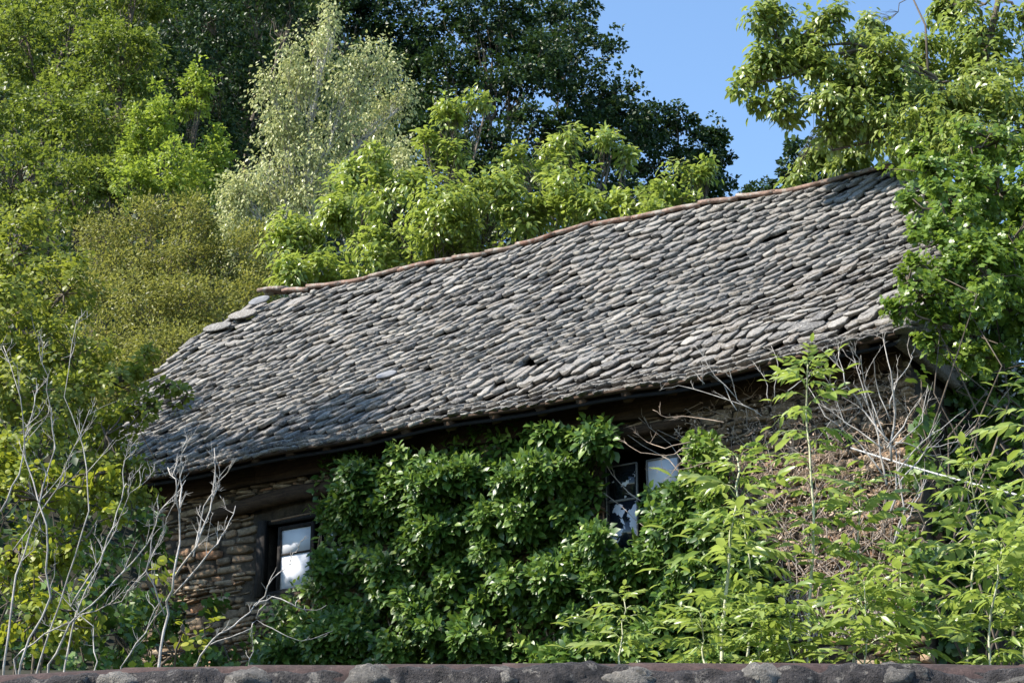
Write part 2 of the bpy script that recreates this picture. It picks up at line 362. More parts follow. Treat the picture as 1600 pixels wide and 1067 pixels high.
# ---------------------------------------------------------------- trees
def grow_tree(name, label, cat, lobes, leaf, mat, bark, base=None, group=None, leafpx=7, aspect=.62, cover=4.4, per=14, clr=.34,
              trunk_r=.18, T=T_DIA, droop=.3, up=.6, flat=.7, shell=(.45, 1.06), branches=True, limbs=None, parts300=False, shape='clump'):
    """lobes: (px, py, rx px, ry px, distance).  The tree is solid in depth, each lobe as deep as it is wide."""
    cs = [at(l[0], l[1], l[4]) for l in lobes]
    low = min(cs, key=lambda p: p.z)
    if base is None:
        mx = sum(c.x for c in cs) / len(cs); my = sum(c.y for c in cs) / len(cs)
        base = Vector((mx, my, ground_z(mx, my) - .2))
    else: base = Vector(base)
    t = thing(name, label, cat, base, group)
    mb = MB()
    top = max(cs, key=lambda p: p.z); span = max(.3, top.z - base.z)
    trunk = [base.copy()]
    nseg = 8
    cx = sum(c.x for c in cs) / len(cs); cy = sum(c.y for c in cs) / len(cs)
    for i in range(1, nseg + 1):
        f = i / nseg
        trunk.append(Vector((base.x + (cx - base.x) * min(1, f * 1.4) * (1 - f) + (top.x - base.x) * f * f + random.gauss(0, .03) * span * .2,
                             base.y + (cy - base.y) * min(1, f * 1.4) * (1 - f) + (top.y - base.y) * f * f + random.gauss(0, .02) * span * .2, base.z + span * f * .97)))
    LP = []
    if limbs:
        for lb in limbs:
            lp = [at(x, y, d) for x, y, d in lb[0]]; LP += [(p, lb[1] * (1 - .7 * i / len(lp))) for i, p in enumerate(lp)]
            mb.tube(lp, [lb[1] * (1 - .75 * i / len(lp)) for i in range(len(lp))], 6)
    elif branches: mb.tube(trunk, [trunk_r * (1 - .85 * i / nseg) for i in range(nseg + 1)], 7)
    PP = []; 
    for l, c in zip(lobes, cs):
        mp_ = mpp(l[4]); rx, rz = l[2] * mp_, l[3] * mp_; ry = min(rx, 1.2 * rz) if len(l) < 6 else l[5]
        Lm = leafpx * mp_
        npx = math.pi * l[2] * l[3]; nl = cover * npx / (leafpx * leafpx * aspect * .55)
        nc = max(4, int(nl / per))
        cc, out = lobe_centres(c, rx, ry, rz, nc, shell)
        rad = np.full(nc, clr * .5) * rng.uniform(.6, 1.4, nc)
        if shape == 'rosette':
            PP.append(rosettes(cc, out, per, Lm, aspect, droop))
        else:
            PP.append(clump_leaves(cc, rad, out, per, Lm, aspect, droop, up, flat))
        if branches:
            j = min(nseg - 1, max(1, int(nseg * max(.1, (c.z - rz * .6 - base.z)) / span * .9)))
            st_, r0 = min(LP, key=lambda q: (q[0] - c).length) if LP else (trunk[j], trunk_r * (1 - .85 * j / nseg) * .6)
            if LP: r0 *= .6
            br = wiggle(st_, c, 5, .06) if not LP else wiggle(st_, c, 5, .12)
            mb.tube(br, [r0 * (1 - .6 * i / 5) for i in range(6)], 5)
            for q in range(min(26, nc)):
                e = Vector(cc[rng.integers(nc)]); mb.tube(wiggle(br[random.randint(2, 5)], e, 4, .07), [r0 * .32, r0 * .25, r0 * .18, r0 * .1, r0 * .04], 4, False)
    if branches: mb.build('trunk', bark, t, True)
    arr = [np.concatenate([p[i] for p in PP]) for i in range(6)]
    if parts300: leaf_pieces(t, mat, *arr[:5], T, arr[5])
    else: foliage('crown', t, mat, *arr[:5], T, arr[5])
    return t
def rosettes(cc, out, per, Lm, aspect, droop):
    """drooping leaf whorls at the twig tips, as on a walnut"""
    n = len(cc); ci = np.repeat(np.arange(n), per); m = n * per
    ang = rng.uniform(0, 2 * math.pi, m)
    ax = out * .8; ax[:, 2] += .7; ax = unit(ax)[ci]
    u = unit(np.cross(ax, np.array([.3, .4, .86]))); v = np.cross(ax, u)
    rad = u * np.cos(ang)[:, None] + v * np.sin(ang)[:, None]
    A = rad + ax * rng.uniform(-.2, .8, m)[:, None]; A[:, 2] -= droop
    P = cc[ci] + ax * (rng.uniform(-1.3, .3, m) * Lm)[:, None] + rad * (rng.uniform(0, 1.1, m) * Lm)[:, None]
    N = ax * .9 + rad * .35 + rng.normal(size=(m, 3)) * .35; N[:, 2] += .3
    L = Lm * rng.uniform(.65, 1.3, m); W = L * aspect * rng.uniform(.8, 1.15, m)
    return P, A, N, L, W, np.repeat(rng.random(n), per)

FG = 'trees on the hillside behind the house'
# left wood
grow_tree('oak_tree', 'green oak in the top left corner of the wooded hillside', 'tree',
          [(40, 60, 85, 90, 44), (-40, 170, 90, 90, 43), (90, 170, 80, 80, 42), (30, 270, 90, 80, 41), (120, 20, 70, 70, 45)], None, M['l_oak'], M['bark'], group=FG, leafpx=8, cover=3.4)
grow_tree('oak_tree', 'tall loose oak with dark branches left of the bright maple', 'tree',
          [(190, 90, 90, 80, 42), (160, 190, 80, 80, 41), (210, -20, 80, 70, 43), (110, 300, 80, 70, 40), (190, 280, 60, 60, 40)], None, M['l_oak'], M['bark'], group=FG, leafpx=8, cover=4.2)
grow_tree('oak_tree', 'darker oak reaching the top edge left of the pale birch', 'tree',
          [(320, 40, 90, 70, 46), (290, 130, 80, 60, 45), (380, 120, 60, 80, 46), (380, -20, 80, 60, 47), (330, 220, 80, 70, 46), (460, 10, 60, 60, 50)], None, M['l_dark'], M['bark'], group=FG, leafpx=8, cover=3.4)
grow_tree('maple_tree', 'small bright green maple with pointed tops above the olive willow', 'tree',
          [(250, 200, 26, 55, 37), (300, 160, 26, 60, 38), (215, 235, 30, 50, 37), (270, 275, 62, 55, 36), (330, 250, 30, 80, 38), (200, 290, 40, 40, 36), (318, 120, 20, 40, 38), (245, 150, 16, 34, 37.5), (215, 190, 16, 30, 37)], None, M['l_maple'], M['bark'], group=FG, leafpx=8, cover=5.0, trunk_r=.07, clr=.3)
grow_tree('oak_tree', 'oak farther back filling the top left behind the loose oak', 'tree',
          [(-20, 60, 110, 100, 62), (110, 40, 100, 110, 62), (60, 200, 110, 90, 60), (-30, 300, 100, 100, 58), (180, 180, 90, 90, 60)], None, M['l_oak'], M['bark'], group=FG, leafpx=9, cover=4)
grow_tree('oak_tree', 'dark oak farther back between the loose oak and the birch', 'tree',
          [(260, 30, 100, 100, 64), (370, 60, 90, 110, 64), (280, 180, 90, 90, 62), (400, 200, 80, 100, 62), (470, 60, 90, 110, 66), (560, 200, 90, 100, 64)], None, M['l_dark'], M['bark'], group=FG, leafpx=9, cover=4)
# centre wood (dark oaks against the sky)
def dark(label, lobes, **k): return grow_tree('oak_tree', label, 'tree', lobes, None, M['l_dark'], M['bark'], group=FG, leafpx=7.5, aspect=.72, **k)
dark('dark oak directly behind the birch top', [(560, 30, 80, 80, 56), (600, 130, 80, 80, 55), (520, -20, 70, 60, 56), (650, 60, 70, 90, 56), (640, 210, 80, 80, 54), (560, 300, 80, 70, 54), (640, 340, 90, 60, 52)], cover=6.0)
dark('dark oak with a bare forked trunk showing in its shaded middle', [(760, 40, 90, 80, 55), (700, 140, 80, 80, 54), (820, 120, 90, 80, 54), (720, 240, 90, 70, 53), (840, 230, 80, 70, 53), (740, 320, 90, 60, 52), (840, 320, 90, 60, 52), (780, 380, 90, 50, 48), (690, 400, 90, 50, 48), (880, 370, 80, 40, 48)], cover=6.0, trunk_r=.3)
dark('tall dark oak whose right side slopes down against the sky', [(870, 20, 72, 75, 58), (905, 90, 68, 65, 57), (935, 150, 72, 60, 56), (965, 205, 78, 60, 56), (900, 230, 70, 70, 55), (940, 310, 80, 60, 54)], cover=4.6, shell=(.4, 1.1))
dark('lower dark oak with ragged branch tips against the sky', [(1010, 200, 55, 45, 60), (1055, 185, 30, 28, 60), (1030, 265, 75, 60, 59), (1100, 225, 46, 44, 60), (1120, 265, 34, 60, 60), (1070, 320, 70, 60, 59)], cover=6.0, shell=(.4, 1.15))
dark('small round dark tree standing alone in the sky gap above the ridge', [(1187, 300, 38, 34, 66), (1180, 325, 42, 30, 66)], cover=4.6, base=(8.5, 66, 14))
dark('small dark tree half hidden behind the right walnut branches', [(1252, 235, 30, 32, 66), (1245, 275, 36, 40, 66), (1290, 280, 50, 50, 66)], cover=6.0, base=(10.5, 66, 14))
# birch
grow_tree('birch_tree', 'tall pale birch with silvery hanging leaves and a white trunk', 'tree',
          [(515, 30, 16, 40, 33), (500, 70, 30, 40, 33), (455, 90, 30, 46, 33), (480, 130, 44, 44, 33), (560, 100, 34, 40, 33), (600, 110, 26, 44, 33.5), (420, 140, 22, 44, 33), (550, 160, 50, 50, 33), (430, 200, 40, 56, 33), (500, 220, 56, 56, 33), (590, 190, 40, 56, 34),
           (630, 160, 18, 40, 34), (420, 280, 50, 56, 33), (480, 310, 50, 56, 33), (550, 280, 56, 60, 34), (380, 300, 34, 50, 33), (370, 370, 36, 60, 33), (620, 260, 36, 60, 36), (440, 380, 50, 60, 33), (400, 430, 44, 50, 33), (350, 320, 16, 40, 33)],
          None, M['l_birch'], M['bark_birch'], group=FG, leafpx=7, aspect=.6, cover=3.0, per=12, clr=.46, droop=1.2, up=.2, flat=1.6, shell=(.2, 1.2), trunk_r=.09, base=(at(455, 470, 33).x, 33, ground_z(-4, 33) - .2))
# olive willow
grow_tree('willow_shrub', 'broad olive-yellow willow shrub with tiny leaves above the roof end', 'shrub',
          [(160, 370, 50, 44, 29.5), (230, 340, 46, 36, 29.5), (300, 350, 50, 44, 29.5), (190, 420, 60, 50, 29), (270, 410, 60, 50, 29), (350, 410, 50, 56, 29.5), (130, 460, 60, 56, 28.5), (220, 480, 70, 56, 28), (310, 480, 64, 56, 28),
           (385, 470, 40, 60, 29), (160, 540, 76, 60, 27.5), (260, 550, 80, 50, 27), (350, 530, 50, 40, 28), (200, 610, 90, 50, 27), (395, 390, 30, 50, 30), (410, 440, 26, 50, 30)],
          None, M['l_willow'], M['bark'], group='shrubs beside the house', leafpx=7, aspect=.45, cover=3.4, per=14, clr=.36, droop=.0, up=.6, flat=1.2, trunk_r=.08)
# walnuts behind the ridge
WG = 'walnut trees behind the roof ridge'
def walnut(label, lobes, **k):
    return grow_tree('walnut_tree', label, 'tree', lobes, None, k.pop('mat', M['l_walnut']), M['bark'], group=WG, leafpx=13.5, aspect=.44, cover=4.6, per=8, T=T_LEAF, droop=.5, shape='rosette', trunk_r=.09, shell=(.25, 1.1), **k)
walnut('leftmost bright walnut, low over the left end of the ridge', [(470, 370, 55, 60, 29), (540, 330, 60, 60, 29), (500, 420, 70, 40, 28.5), (570, 270, 50, 45, 30), (460, 420, 34, 40, 28), (600, 390, 70, 50, 28), (590, 240, 25, 25, 28)])
walnut('walnut with one tall leafy leader standing up before the dark oaks', [(690, 330, 80, 70, 27), (640, 290, 50, 45, 28), (700, 185, 22, 28, 28), (745, 152, 30, 18, 28), (705, 165, 25, 20, 28), (660, 215, 30, 22, 28), (700, 240, 40, 26, 28), (700, 390, 90, 45, 27.5), (780, 300, 50, 50, 27), (590, 300, 30, 40, 28)])
walnut('walnut with a pale forked branch right of the tall leader', [(880, 220, 34, 32, 28), (945, 215, 30, 28, 28), (985, 240, 24, 22, 28), (880, 290, 60, 50, 27), (830, 335, 70, 50, 27), (930, 320, 60, 40, 26.5), (850, 260, 30, 30, 28), (800, 245, 30, 20, 28), (990, 310, 40, 30, 26.5)])
walnut('low walnut at the ridge below the small lone dark tree', [(1080, 275, 40, 25, 27), (1065, 310, 34, 22, 26), (1100, 255, 26, 18, 27), (1010, 330, 44, 24, 25.5), (1035, 290, 26, 16, 26)])
# big walnut, right
grow_tree('walnut_tree', 'large walnut hanging into the sky from the top right corner', 'tree',
          [(1195, 30, 40, 36, 21), (1205, 95, 50, 30, 21), (1260, 50, 60, 46, 21), (1150, 132, 26, 13, 21), (1190, 160, 36, 20, 21), (1245, 160, 40, 30, 21), (1320, 110, 56, 40, 21), (1360, 40, 40, 34, 22), (1300, 20, 40, 30, 21),
           (1290, 200, 62, 40, 21), (1370, 180, 70, 60, 21), (1450, 110, 66, 60, 22), (1530, 60, 80, 80, 22), (1560, 150, 80, 70, 21), (1450, 200, 80, 60, 20.5), (1275, 250, 46, 30, 23.5), (1345, 240, 70, 40, 23), (1640, 60, 90, 90, 22),
           (1480, 15, 40, 50, 23), (1640, 200, 80, 80, 21), (1540, 225, 90, 60, 20), (1225, 180, 24, 24, 21), (1235, 85, 55, 50, 21.2), (1290, 150, 55, 40, 20.9), (1185, 105, 36, 40, 21.1), (1210, 20, 50, 30, 21.2), (1280, 95, 50, 40, 21), (1370, 90, 50, 50, 20.8), (1400, 130, 60, 50, 21), (1480, 160, 70, 60, 21), (1340, 60, 44, 34, 21.3), (1530, 130, 60, 60, 21.5), (1330, 160, 50, 40, 20.8), (1250, 270, 26, 20, 23.5), (1420, 235, 60, 40, 22)],
          None, M['l_walnut2'], M['bark'], base=(5.9, 21.8, 4.4), group=WG, leafpx=14, aspect=.5, cover=4.6, per=8, T=T_LEAF, droop=.8, shape='rosette', shell=(.15, 1.1), parts300=True,
          limbs=[([(1590, 1000, 22.3), (1580, 700, 21.7), (1560, 420, 21.6), (1530, 270, 21.5), (1500, 180, 21.4), (1460, 120, 21.3), (1400, 85, 21.2), (1330, 68, 21.1), (1270, 72, 21), (1215, 60, 21)], .042),
                 ([(1470, 130, 21.3), (1400, 100, 21.2), (1340, 78, 21.1), (1285, 90, 21), (1230, 122, 21), (1160, 132, 21)], .03),
                 ([(1500, 200, 21.4), (1420, 165, 21.2), (1330, 130, 21), (1270, 160, 21), (1200, 160, 21)], .035),
                 ([(1450, 110, 21.3), (1446, 40, 21.6), (1425, -5, 21.8), (1380, -30, 22)], .018),
                 ([(1500, 190, 21.4), (1540, 90, 21.8), (1560, 0, 22), (1600, -60, 22)], .06),
                 ([(1530, 280, 21.5), (1450, 240, 21.2), (1370, 220, 21), (1300, 235, 21)], .035)])
# low undergrowth that fills the hillside between the trunks (nobody could count it)
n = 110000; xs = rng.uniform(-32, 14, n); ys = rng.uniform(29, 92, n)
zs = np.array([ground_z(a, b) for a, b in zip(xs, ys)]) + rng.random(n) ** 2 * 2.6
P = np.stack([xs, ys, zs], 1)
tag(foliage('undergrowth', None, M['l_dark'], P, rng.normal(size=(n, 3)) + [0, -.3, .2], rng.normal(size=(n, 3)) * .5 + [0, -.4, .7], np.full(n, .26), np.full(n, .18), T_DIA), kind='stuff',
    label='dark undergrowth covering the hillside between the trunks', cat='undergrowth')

# ---------------------------------------------------------------- the house
DEPTH = 3.57; WOFF = .52
hb = SP(0, 2.5, 4.4)
house = thing('stone_house', 'old rubble stone house with a sagging stone slate roof, overgrown with ivy', 'house', hb)
eave_px = [(120, 772), (205, 750), (370, 716), (560, 681), (700, 654), (850, 629), (1036, 599), (1180, 569), (1295, 544), (1420, 510), (1500, 490)]
ridge_px = [(250, 497), (410, 468), (480, 460), (620, 434), (740, 410), (830, 390), (925, 360), (1060, 336), (1180, 314), (1390, 274), (1560, 240)]
es = [sz(x, y, 0) for x, y in eave_px]; rs = [sz(x, y, DEPTH) for x, y in ridge_px]
def ze(s): return float(np.interp(s, [a for a, b in es], [b for a, b in es]))
def zr(s): return float(np.interp(s, [a for a, b in rs], [b for a, b in rs]))
def sag(v):   # the rafters kick out near the eave and sag in the middle
    return -.16 * math.sin(math.pi * v) - .10 * math.exp(-((v - .08) / .08) ** 2)
def Q(s, v, h=0):
    p = SP(s, DEPTH * v, ze(s) * (1 - v) + zr(s) * v + sag(v) + .03 * math.sin(s * 1.7 + v * 5) * math.sin(v * 9 + s))
    return p
def Qn(s, v):
    a = (Q(s + .05, v) - Q(s - .05, v)).normalized(); b = (Q(s, min(1.02, v + .02)) - Q(s, v - .02)).normalized()
    return a, b, a.cross(b).normalized()
def find_sv(px, py):
    d = ray(px, py); best = None
    v = .5; s = 0
    for it in range(60):
        # fixed point: intersect with the vertical plane at v, then correct v by height
        p = on_plane(px, py, DEPTH * v); s = (p - E0).dot(RR); q = Q(s, v)
        v += (p.z - q.z) * .45 / 3.2 * -1 * (-1 if False else 1) * -1 if False else 0
        err = p.z - q.z
        # p.z rises slower with v than the roof: too high -> move up
        v = v + err * .35 / 3.2 * 1.2
        v = max(-.05, min(1.05, v))
    return s, v
left_px = [(200, 750), (190, 690), (215, 625), (250, 588), (285, 558), (325, 528), (362, 508), (395, 490), (418, 476)]
right_px = [(1424, 508), (1446, 440), (1458, 350), (1398, 274)]
lsv = [find_sv(x, y) for x, y in left_px]; rsv = [find_sv(x, y) for x, y in right_px]
def lim(svs, v): 
    q = sorted((b, a) for a, b in svs); return float(np.interp(v, [b for b, a in q], [a for b, a in q]))
SL = lambda v: lim(lsv, v); SR = lambda v: lim(rsv, v)
print('left', lsv); print('right', rsv)
# sheathing boards under the slates
nu, nv = 24, 14; V = []; F = []
for j in range(nv + 1):
    v = j / nv; a, b = SL(v) + .08, SR(v) - .06
    for i in range(nu + 1):
        s = a + (b - a) * i / nu; V.append(Q(s, max(.012, v)) - Vector((0, 0, .07)))
nn = len(V)
for p in list(V): V.append(p - Vector((0, 0, .035)))
for j in range(nv):
    for i in range(nu):
        a = j * (nu + 1) + i; F.append((a, a + 1, a + nu + 2, a + nu + 1)); F.append((nn + a, nn + a + nu + 1, nn + a + nu + 2, nn + a + 1))
for i in range(nu): F.append((i, nn + i, nn + i + 1, i + 1))
roof = mobj('roof', V, F, M['dark'], house)
# far slope and hip end, so that the roof closes
mb = MB()
cR = Q(SR(0), .012); tR = Q(SR(1), 1); tL = Q(SL(1), 1); cL = Q(SL(0), .012)
back = MM * DEPTH * 2
def quad(mb, a, b, c, d, th=.1):
    n_ = (b - a).cross(d - a).normalized() * th
    V = [a, b, c, d, a - n_, b - n_, c - n_, d - n_]
    mb.add(V, [(0, 1, 2, 3), (7, 6, 5, 4), (0, 4, 5, 1), (1, 5, 6, 2), (2, 6, 7, 3), (3, 7, 4, 0)])
dz = Vector((0, 0, .06))
quad(mb, tR - dz, cR + back - dz, cL + back - dz, tL - dz)
quad(mb, cR + RR * 0.0 - dz, (cR + back) - dz, tR - dz * 1.2 + MM * .02, tR - dz * 1.2)
quad(mb, (cL + back) - dz, cL - dz, tL - dz * 1.2, tL - dz * 1.2 + MM * .02)
mb.build('far_slope', M['slate'], house)

# slates: tongue shaped stones
def slate_variant(seed):
    r = random.Random(seed); n = 9
    pts = []
    wv = r.uniform(.92, 1.08)
    for i in range(n):   # rounded tail
        a = math.pi * (i / (n - 1)); ex = r.uniform(.62, .9)
        x = .5 * wv * math.copysign(abs(math.cos(a)) ** .85, math.cos(a)); y = .40 - .40 * math.sin(a) ** ex
        pts.append((x + r.gauss(0, .03), y + r.gauss(0, .022)))
    pts += [(-.47, 1.0 + r.gauss(0, .02)), (.47, 1.0 + r.gauss(0, .02))]
    pts = pts[::-1]; m = len(pts)
    V = [(x * .96, .03 + y * .97, -.5 + r.gauss(0, .05)) for x, y in pts]
    V += [(x * 1.0, y, .38 + r.gauss(0, .10)) for x, y in pts]
    cx, cy = 0, .45
    V += [(x * .955 + r.gauss(0, .012), cy + (y - cy) * .98, .47 + r.gauss(0, .10)) for x, y in pts]
    V += [(r.gauss(0, .05), .2, .49 + r.gauss(0, .07))]
    F = []
    for i in range(m):
        j = (i + 1) % m
        F += [(i, m + i, m + j, j), (m + i, 2 * m + i, 2 * m + j, m + j), (2 * m + i, 3 * m, 2 * m + j)]
    F.append(tuple(range(m)))
    return np.array(V), F
SV = [slate_variant(100 + i) for i in range(12)]
def pieces(name, variants, mats_list, mat, parent, keep, smooth=False):
    """mats_list: (variant index, Matrix, sort key). The keep with the lowest key become objects, the rest one part"""
    mats_list = sorted(mats_list, key=lambda t: t[2])
    meshes = [np_mesh(name, V, F, mat, None, smooth) for V, F in variants]
    for vi, mtx, k in mats_list[:keep]:
        o = bpy.data.objects.new(name, meshes[vi]); o.matrix_basis = mtx; link(o, parent)
    rest = mats_list[keep:]
    if rest:
        AV = []; AF = []; AR = []; n = 0
        for vi, mtx, k in rest:
            V, F = variants[vi]; mm = np.array(mtx)
            AV.append(V @ mm[:3, :3].T + mm[:3, 3]); AF += [tuple(i + n for i in f) for f in F]; n += len(V)
            AR += [random.random()] * len(V)
        o = mobj('more_' + name + 's', np.concatenate(AV), AF, mat, parent, {'rnd': AR}, smooth); o['kind'] = 'stuff'
        TRI[0] += sum(len(f) - 2 for f in AF)
def proj(p):
    d = p - CAM; a = d.x; f = d.y * cp + d.z * sp; u = -d.y * sp + d.z * cp
    return 800 + FPX * a / f, 533.5 - FPX * u / f
slates = []
slope_len = (Q(0, 1) - Q(0, 0)).length
NR = 29; holes = [(655, 590, 12), (815, 592, 14), (830, 581, 12)]
for j in range(NR + 1):
    v = (j - .15) / NR * .985
    s = SL(min(1, max(0, v))) - .10 + random.uniform(-.1, .1); end = SR(min(1, max(0, v))) + .05
    if j in (3, 9, 15, 21): s -= .05
    while s < end:
        wd = random.choice([.15, .165, .18, .19, .20, .235]) * random.uniform(.92, 1.08)
        sc = s + wd / 2; s += wd * .97
        vv = v + random.gauss(0, .005)
        if v <= .01: vv = v - random.uniform(0, .004)
        p = Q(sc, vv); x, y = proj(p)
        a, b, c = Qn(sc, max(.03, min(.97, vv)))
        if any(abs(x - hx) < hr and abs(y - hy) < hr * .55 for hx, hy, hr in holes): continue
        if v > .93 and x < 500 : continue
        if v > .972: vv = .966 + random.uniform(-.004, .004); p = Q(sc, vv)
        L = random.uniform(.37, .45); th = random.uniform(.036, .064) if j else .045
        if v <= .01: L = .34
        tilt = R(13 + random.gauss(0, 1.8)); rot = random.gauss(0, .08) - .05; roll = random.gauss(-.13, .045)
        mt = Matrix((a, b, c)).transposed().to_4x4()
        mt = Matrix.Translation(p + c * ((.075 if j else .045) + random.gauss(0, .007))) @ mt @ Matrix.Rotation(rot, 4, 'Z') @ Matrix.Rotation(-tilt, 4, 'X') @ Matrix.Rotation(roll, 4, 'Y') @ Matrix.Diagonal((wd * 1.05, L, th, 1))
        key = (p - CAM).length + random.uniform(-.3, .3) + (3 if x > 1415 else 0)
        slates.append((random.randrange(12), mt, key))
print('slates', len(slates))
pieces('slate', SV, slates, M['slate'], roof, 300)
# the big flat slates at the left verge and the smooth grey replacements
def flat_slate(px, py, wpx, hpx, mat, lift=.09, rot=0, label=None, thick=.02):
    s, v = find_sv(px, py); a, b, c = Qn(s, max(.05, min(.95, v))); p = Q(s, v) + c * lift
    n = 14; rr = random.Random(px); V = []
    hw = wpx * .5 * mpp(21) / .95; hl = hpx * .7
    for k, zz in ((1, -thick / 2), (1, thick / 4), (.94, thick / 2)):
        for i in range(n):
            q = 2 * math.pi * i / n; e = 1 + rr.gauss(0, .02) if k == 1 else 1
            V.append(p + (a * math.cos(q) * hw * k * e + b * math.sin(q) * hl * k * e) + c * (zz + .05 * math.sin(rot)))
    F = [tuple(range(n - 1, -1, -1)), tuple(range(2 * n, 3 * n))]
    for r_ in range(2):
        for i in range(n): F.append((r_ * n + i, r_ * n + (i + 1) % n, (r_ + 1) * n + (i + 1) % n, (r_ + 1) * n + i))
    o = mobj('slate', V, F, mat, roof)
    if label: o['label'] = label
flat_slate(413, 484, 50, .16, M['slate_clean'], .17, label='smooth round grey slate under the raised ridge cap')
flat_slate(385, 503, 70, .17, M['slate'], .14, label='large pale slate on the left verge')
flat_slate(345, 522, 70, .17, M['slate'], .13, label='broad pale slate lower on the left verge')
flat_slate(608, 596, 40, .14, M['slate_clean'], .10, label='smooth grey replacement slate left of the gap')
flat_slate(1262, 520, 60, .15, M['slate_clean'] if False else M['slate'], .08)
# ridge caps
sA = sz(408, 468, DEPTH)[0]; sB = sz(1398, 272, DEPTH)[0]; L = .52
k = 0; s = sA
while s < sB:
    e = min(s + L * random.uniform(.85, 1.2), sB); lift = .115 + (.06 if k == 0 else 0) + random.uniform(-.008, .012)
    rr_ = .115; V = []; F = []; n = 7; m = 5
    for i in range(m):
        f = i / (m - 1); q = s + (e + .03 - s) * f; base = Q(q, 1) + Vector((0, 0, -.055 + lift * (1 - .10 * f) + .01 * math.sin(k + i)))
        for lay, hh in ((0, 0), (1, -.035)):
            for j in range(n):
                a = math.pi * (j / (n - 1)); V.append(base + MM * (-math.cos(a) * (rr_ + (0 if lay == 0 else -.02))) + ZZ * (math.sin(a) * .06 + hh + random.gauss(0, .003)))
    for i in range(m - 1):
        for j in range(n - 1):
            a = i * 2 * n + j; F.append((a, a + 1, a + 2 * n + 1, a + 2 * n)); b = a + n; F.append((b, b + 2 * n, b + 2 * n + 1, b + 1))
        a = i * 2 * n; F.append((a, a + 2 * n, a + 3 * n, a + n)); a += n - 1; F.append((a, a + n, a + 3 * n, a + 2 * n))
    for i in (0, m - 1):
        for j in range(n - 1):
            a = i * 2 * n + j; f = (a, a + n, a + n + 1, a + 1); F.append(f if i == 0 else f[::-1])
    o = mobj('ridge_tile', V, F, M['ridge'], roof)
    if k == 0: o['label'] = 'raised end ridge tile with a dark gap under it'
    s = e; k += 1
mbm = MB()   # crumbling mortar bedding under the caps
for i in range(150):
    q = random.uniform(sA + .5, sB); p = Q(q, .985) + Vector((0, 0, random.uniform(.0, .05)))
    mbm.box(p, RR, MM, ZZ, random.uniform(.02, .06), random.uniform(.02, .05), random.uniform(.01, .03), .012)
mbm.build('ridge_mortar', M['slate'], roof, kind='stuff')

# walls with openings
sl_, _ = sz(232, 800, WOFF); sr_, _ = sz(1418, 640, WOFF)
Wn = []   # openings: s0, s1, z0, z1
w1 = (sz(402, 870, WOFF)[0], sz(540, 860, WOFF)[0], sz(440, 926, WOFF)[1], sz(470, 802, WOFF)[1])
w2 = (sz(938, 780, WOFF)[0], sz(1068, 760, WOFF)[0], sz(965, 884, WOFF)[1], sz(960, 692, WOFF)[1])
openings = [w1, w2]
ZB = 4.0
def ztop(s): return ze(s) + .26
mb = MB()
cuts = sorted([sl_, sr_] + [c for o in openings for c in o[:2]])
for a, b in zip(cuts[:-1], cuts[1:]):
    op = [o for o in openings if o[0] <= a + 1e-4 and b <= o[1] + 1e-4]
    segs = [(ZB, op[0][2]), (op[0][3], None)] if op else [(ZB, None)]
    nseg = max(1, int((b - a) / .6))
    for i in range(nseg):
        x0 = a + (b - a) * i / nseg; x1 = a + (b - a) * (i + 1) / nseg
        for z0, z1 in segs:
            V = []
            for yy in (WOFF + .05, WOFF + .45):
                for xx in (x0, x1):
                    V += [SP(xx, yy, z0), SP(xx, yy, z1 if z1 else ztop(xx))]
            mb.add(V, [(0, 2, 3, 1), (4, 5, 7, 6), (0, 1, 5, 4), (2, 6, 7, 3), (1, 3, 7, 5), (0, 4, 6, 2)], .5)
wall = mb.build('wall', M['mortar'], house)
mb = MB()   # end and back walls
for s_ in (sl_, sr_):
    dd = .4 if s_ < 0 else -.4
    zt = [ze(s_) + .2, ze(s_) + .2]
    V = [SP(q, o, z) for q in (s_, s_ + dd) for o, z in ((WOFF + .46, ZB), (2 * DEPTH - .2, ZB), (2 * DEPTH - .2, zt[1]), (WOFF + .46, zt[0]))]
    mb.add(V, [(0, 1, 2, 3), (7, 6, 5, 4), (0, 4, 5, 1), (1, 5, 6, 2), (2, 6, 7, 3), (3, 7, 4, 0)])
mb.box(SP((sl_ + sr_) / 2, 2 * DEPTH - .4, (ZB + 9.4) / 2), RR, MM, ZZ, (sr_ - sl_) / 2 - .41, .2, (9.4 - ZB) / 2)
mb.build('rear_wall', M['mortar'], house)
def stone_variant(seed):
    r = random.Random(seed)
    V = []; 
    n = 8; pts = []
    for i in range(n):
        a = 2 * math.pi * (i + .5) / n
        x = math.copysign(abs(math.cos(a)) ** .45, math.cos(a)) * .5; z = math.copysign(abs(math.sin(a)) ** .5, math.sin(a)) * .5
        pts.append((x + r.gauss(0, .035), z + r.gauss(0, .05)))
    V += [(x, 1.0, z) for x, z in pts]
    V += [(x, -.02 + r.gauss(0, .06), z) for x, z in pts]
    V += [(x * .94 + r.gauss(0, .015), -.34 + r.gauss(0, .11), z * .90 + r.gauss(0, .02)) for x, z in pts]
    V += [(r.gauss(0, .12), -.37 + r.gauss(0, .06), r.gauss(0, .08))]
    F = []
    for k in range(2):
        for i in range(n):
            j = (i + 1) % n; F.append((k * n + i, k * n + j, (k + 1) * n + j, (k + 1) * n + i))
    for i in range(n): F.append((2 * n + i, 2 * n + (i + 1) % n, 3 * n))
    return np.array(V), F
STV = [stone_variant(i) for i in range(14)]
stl = []
z = ZB + .8
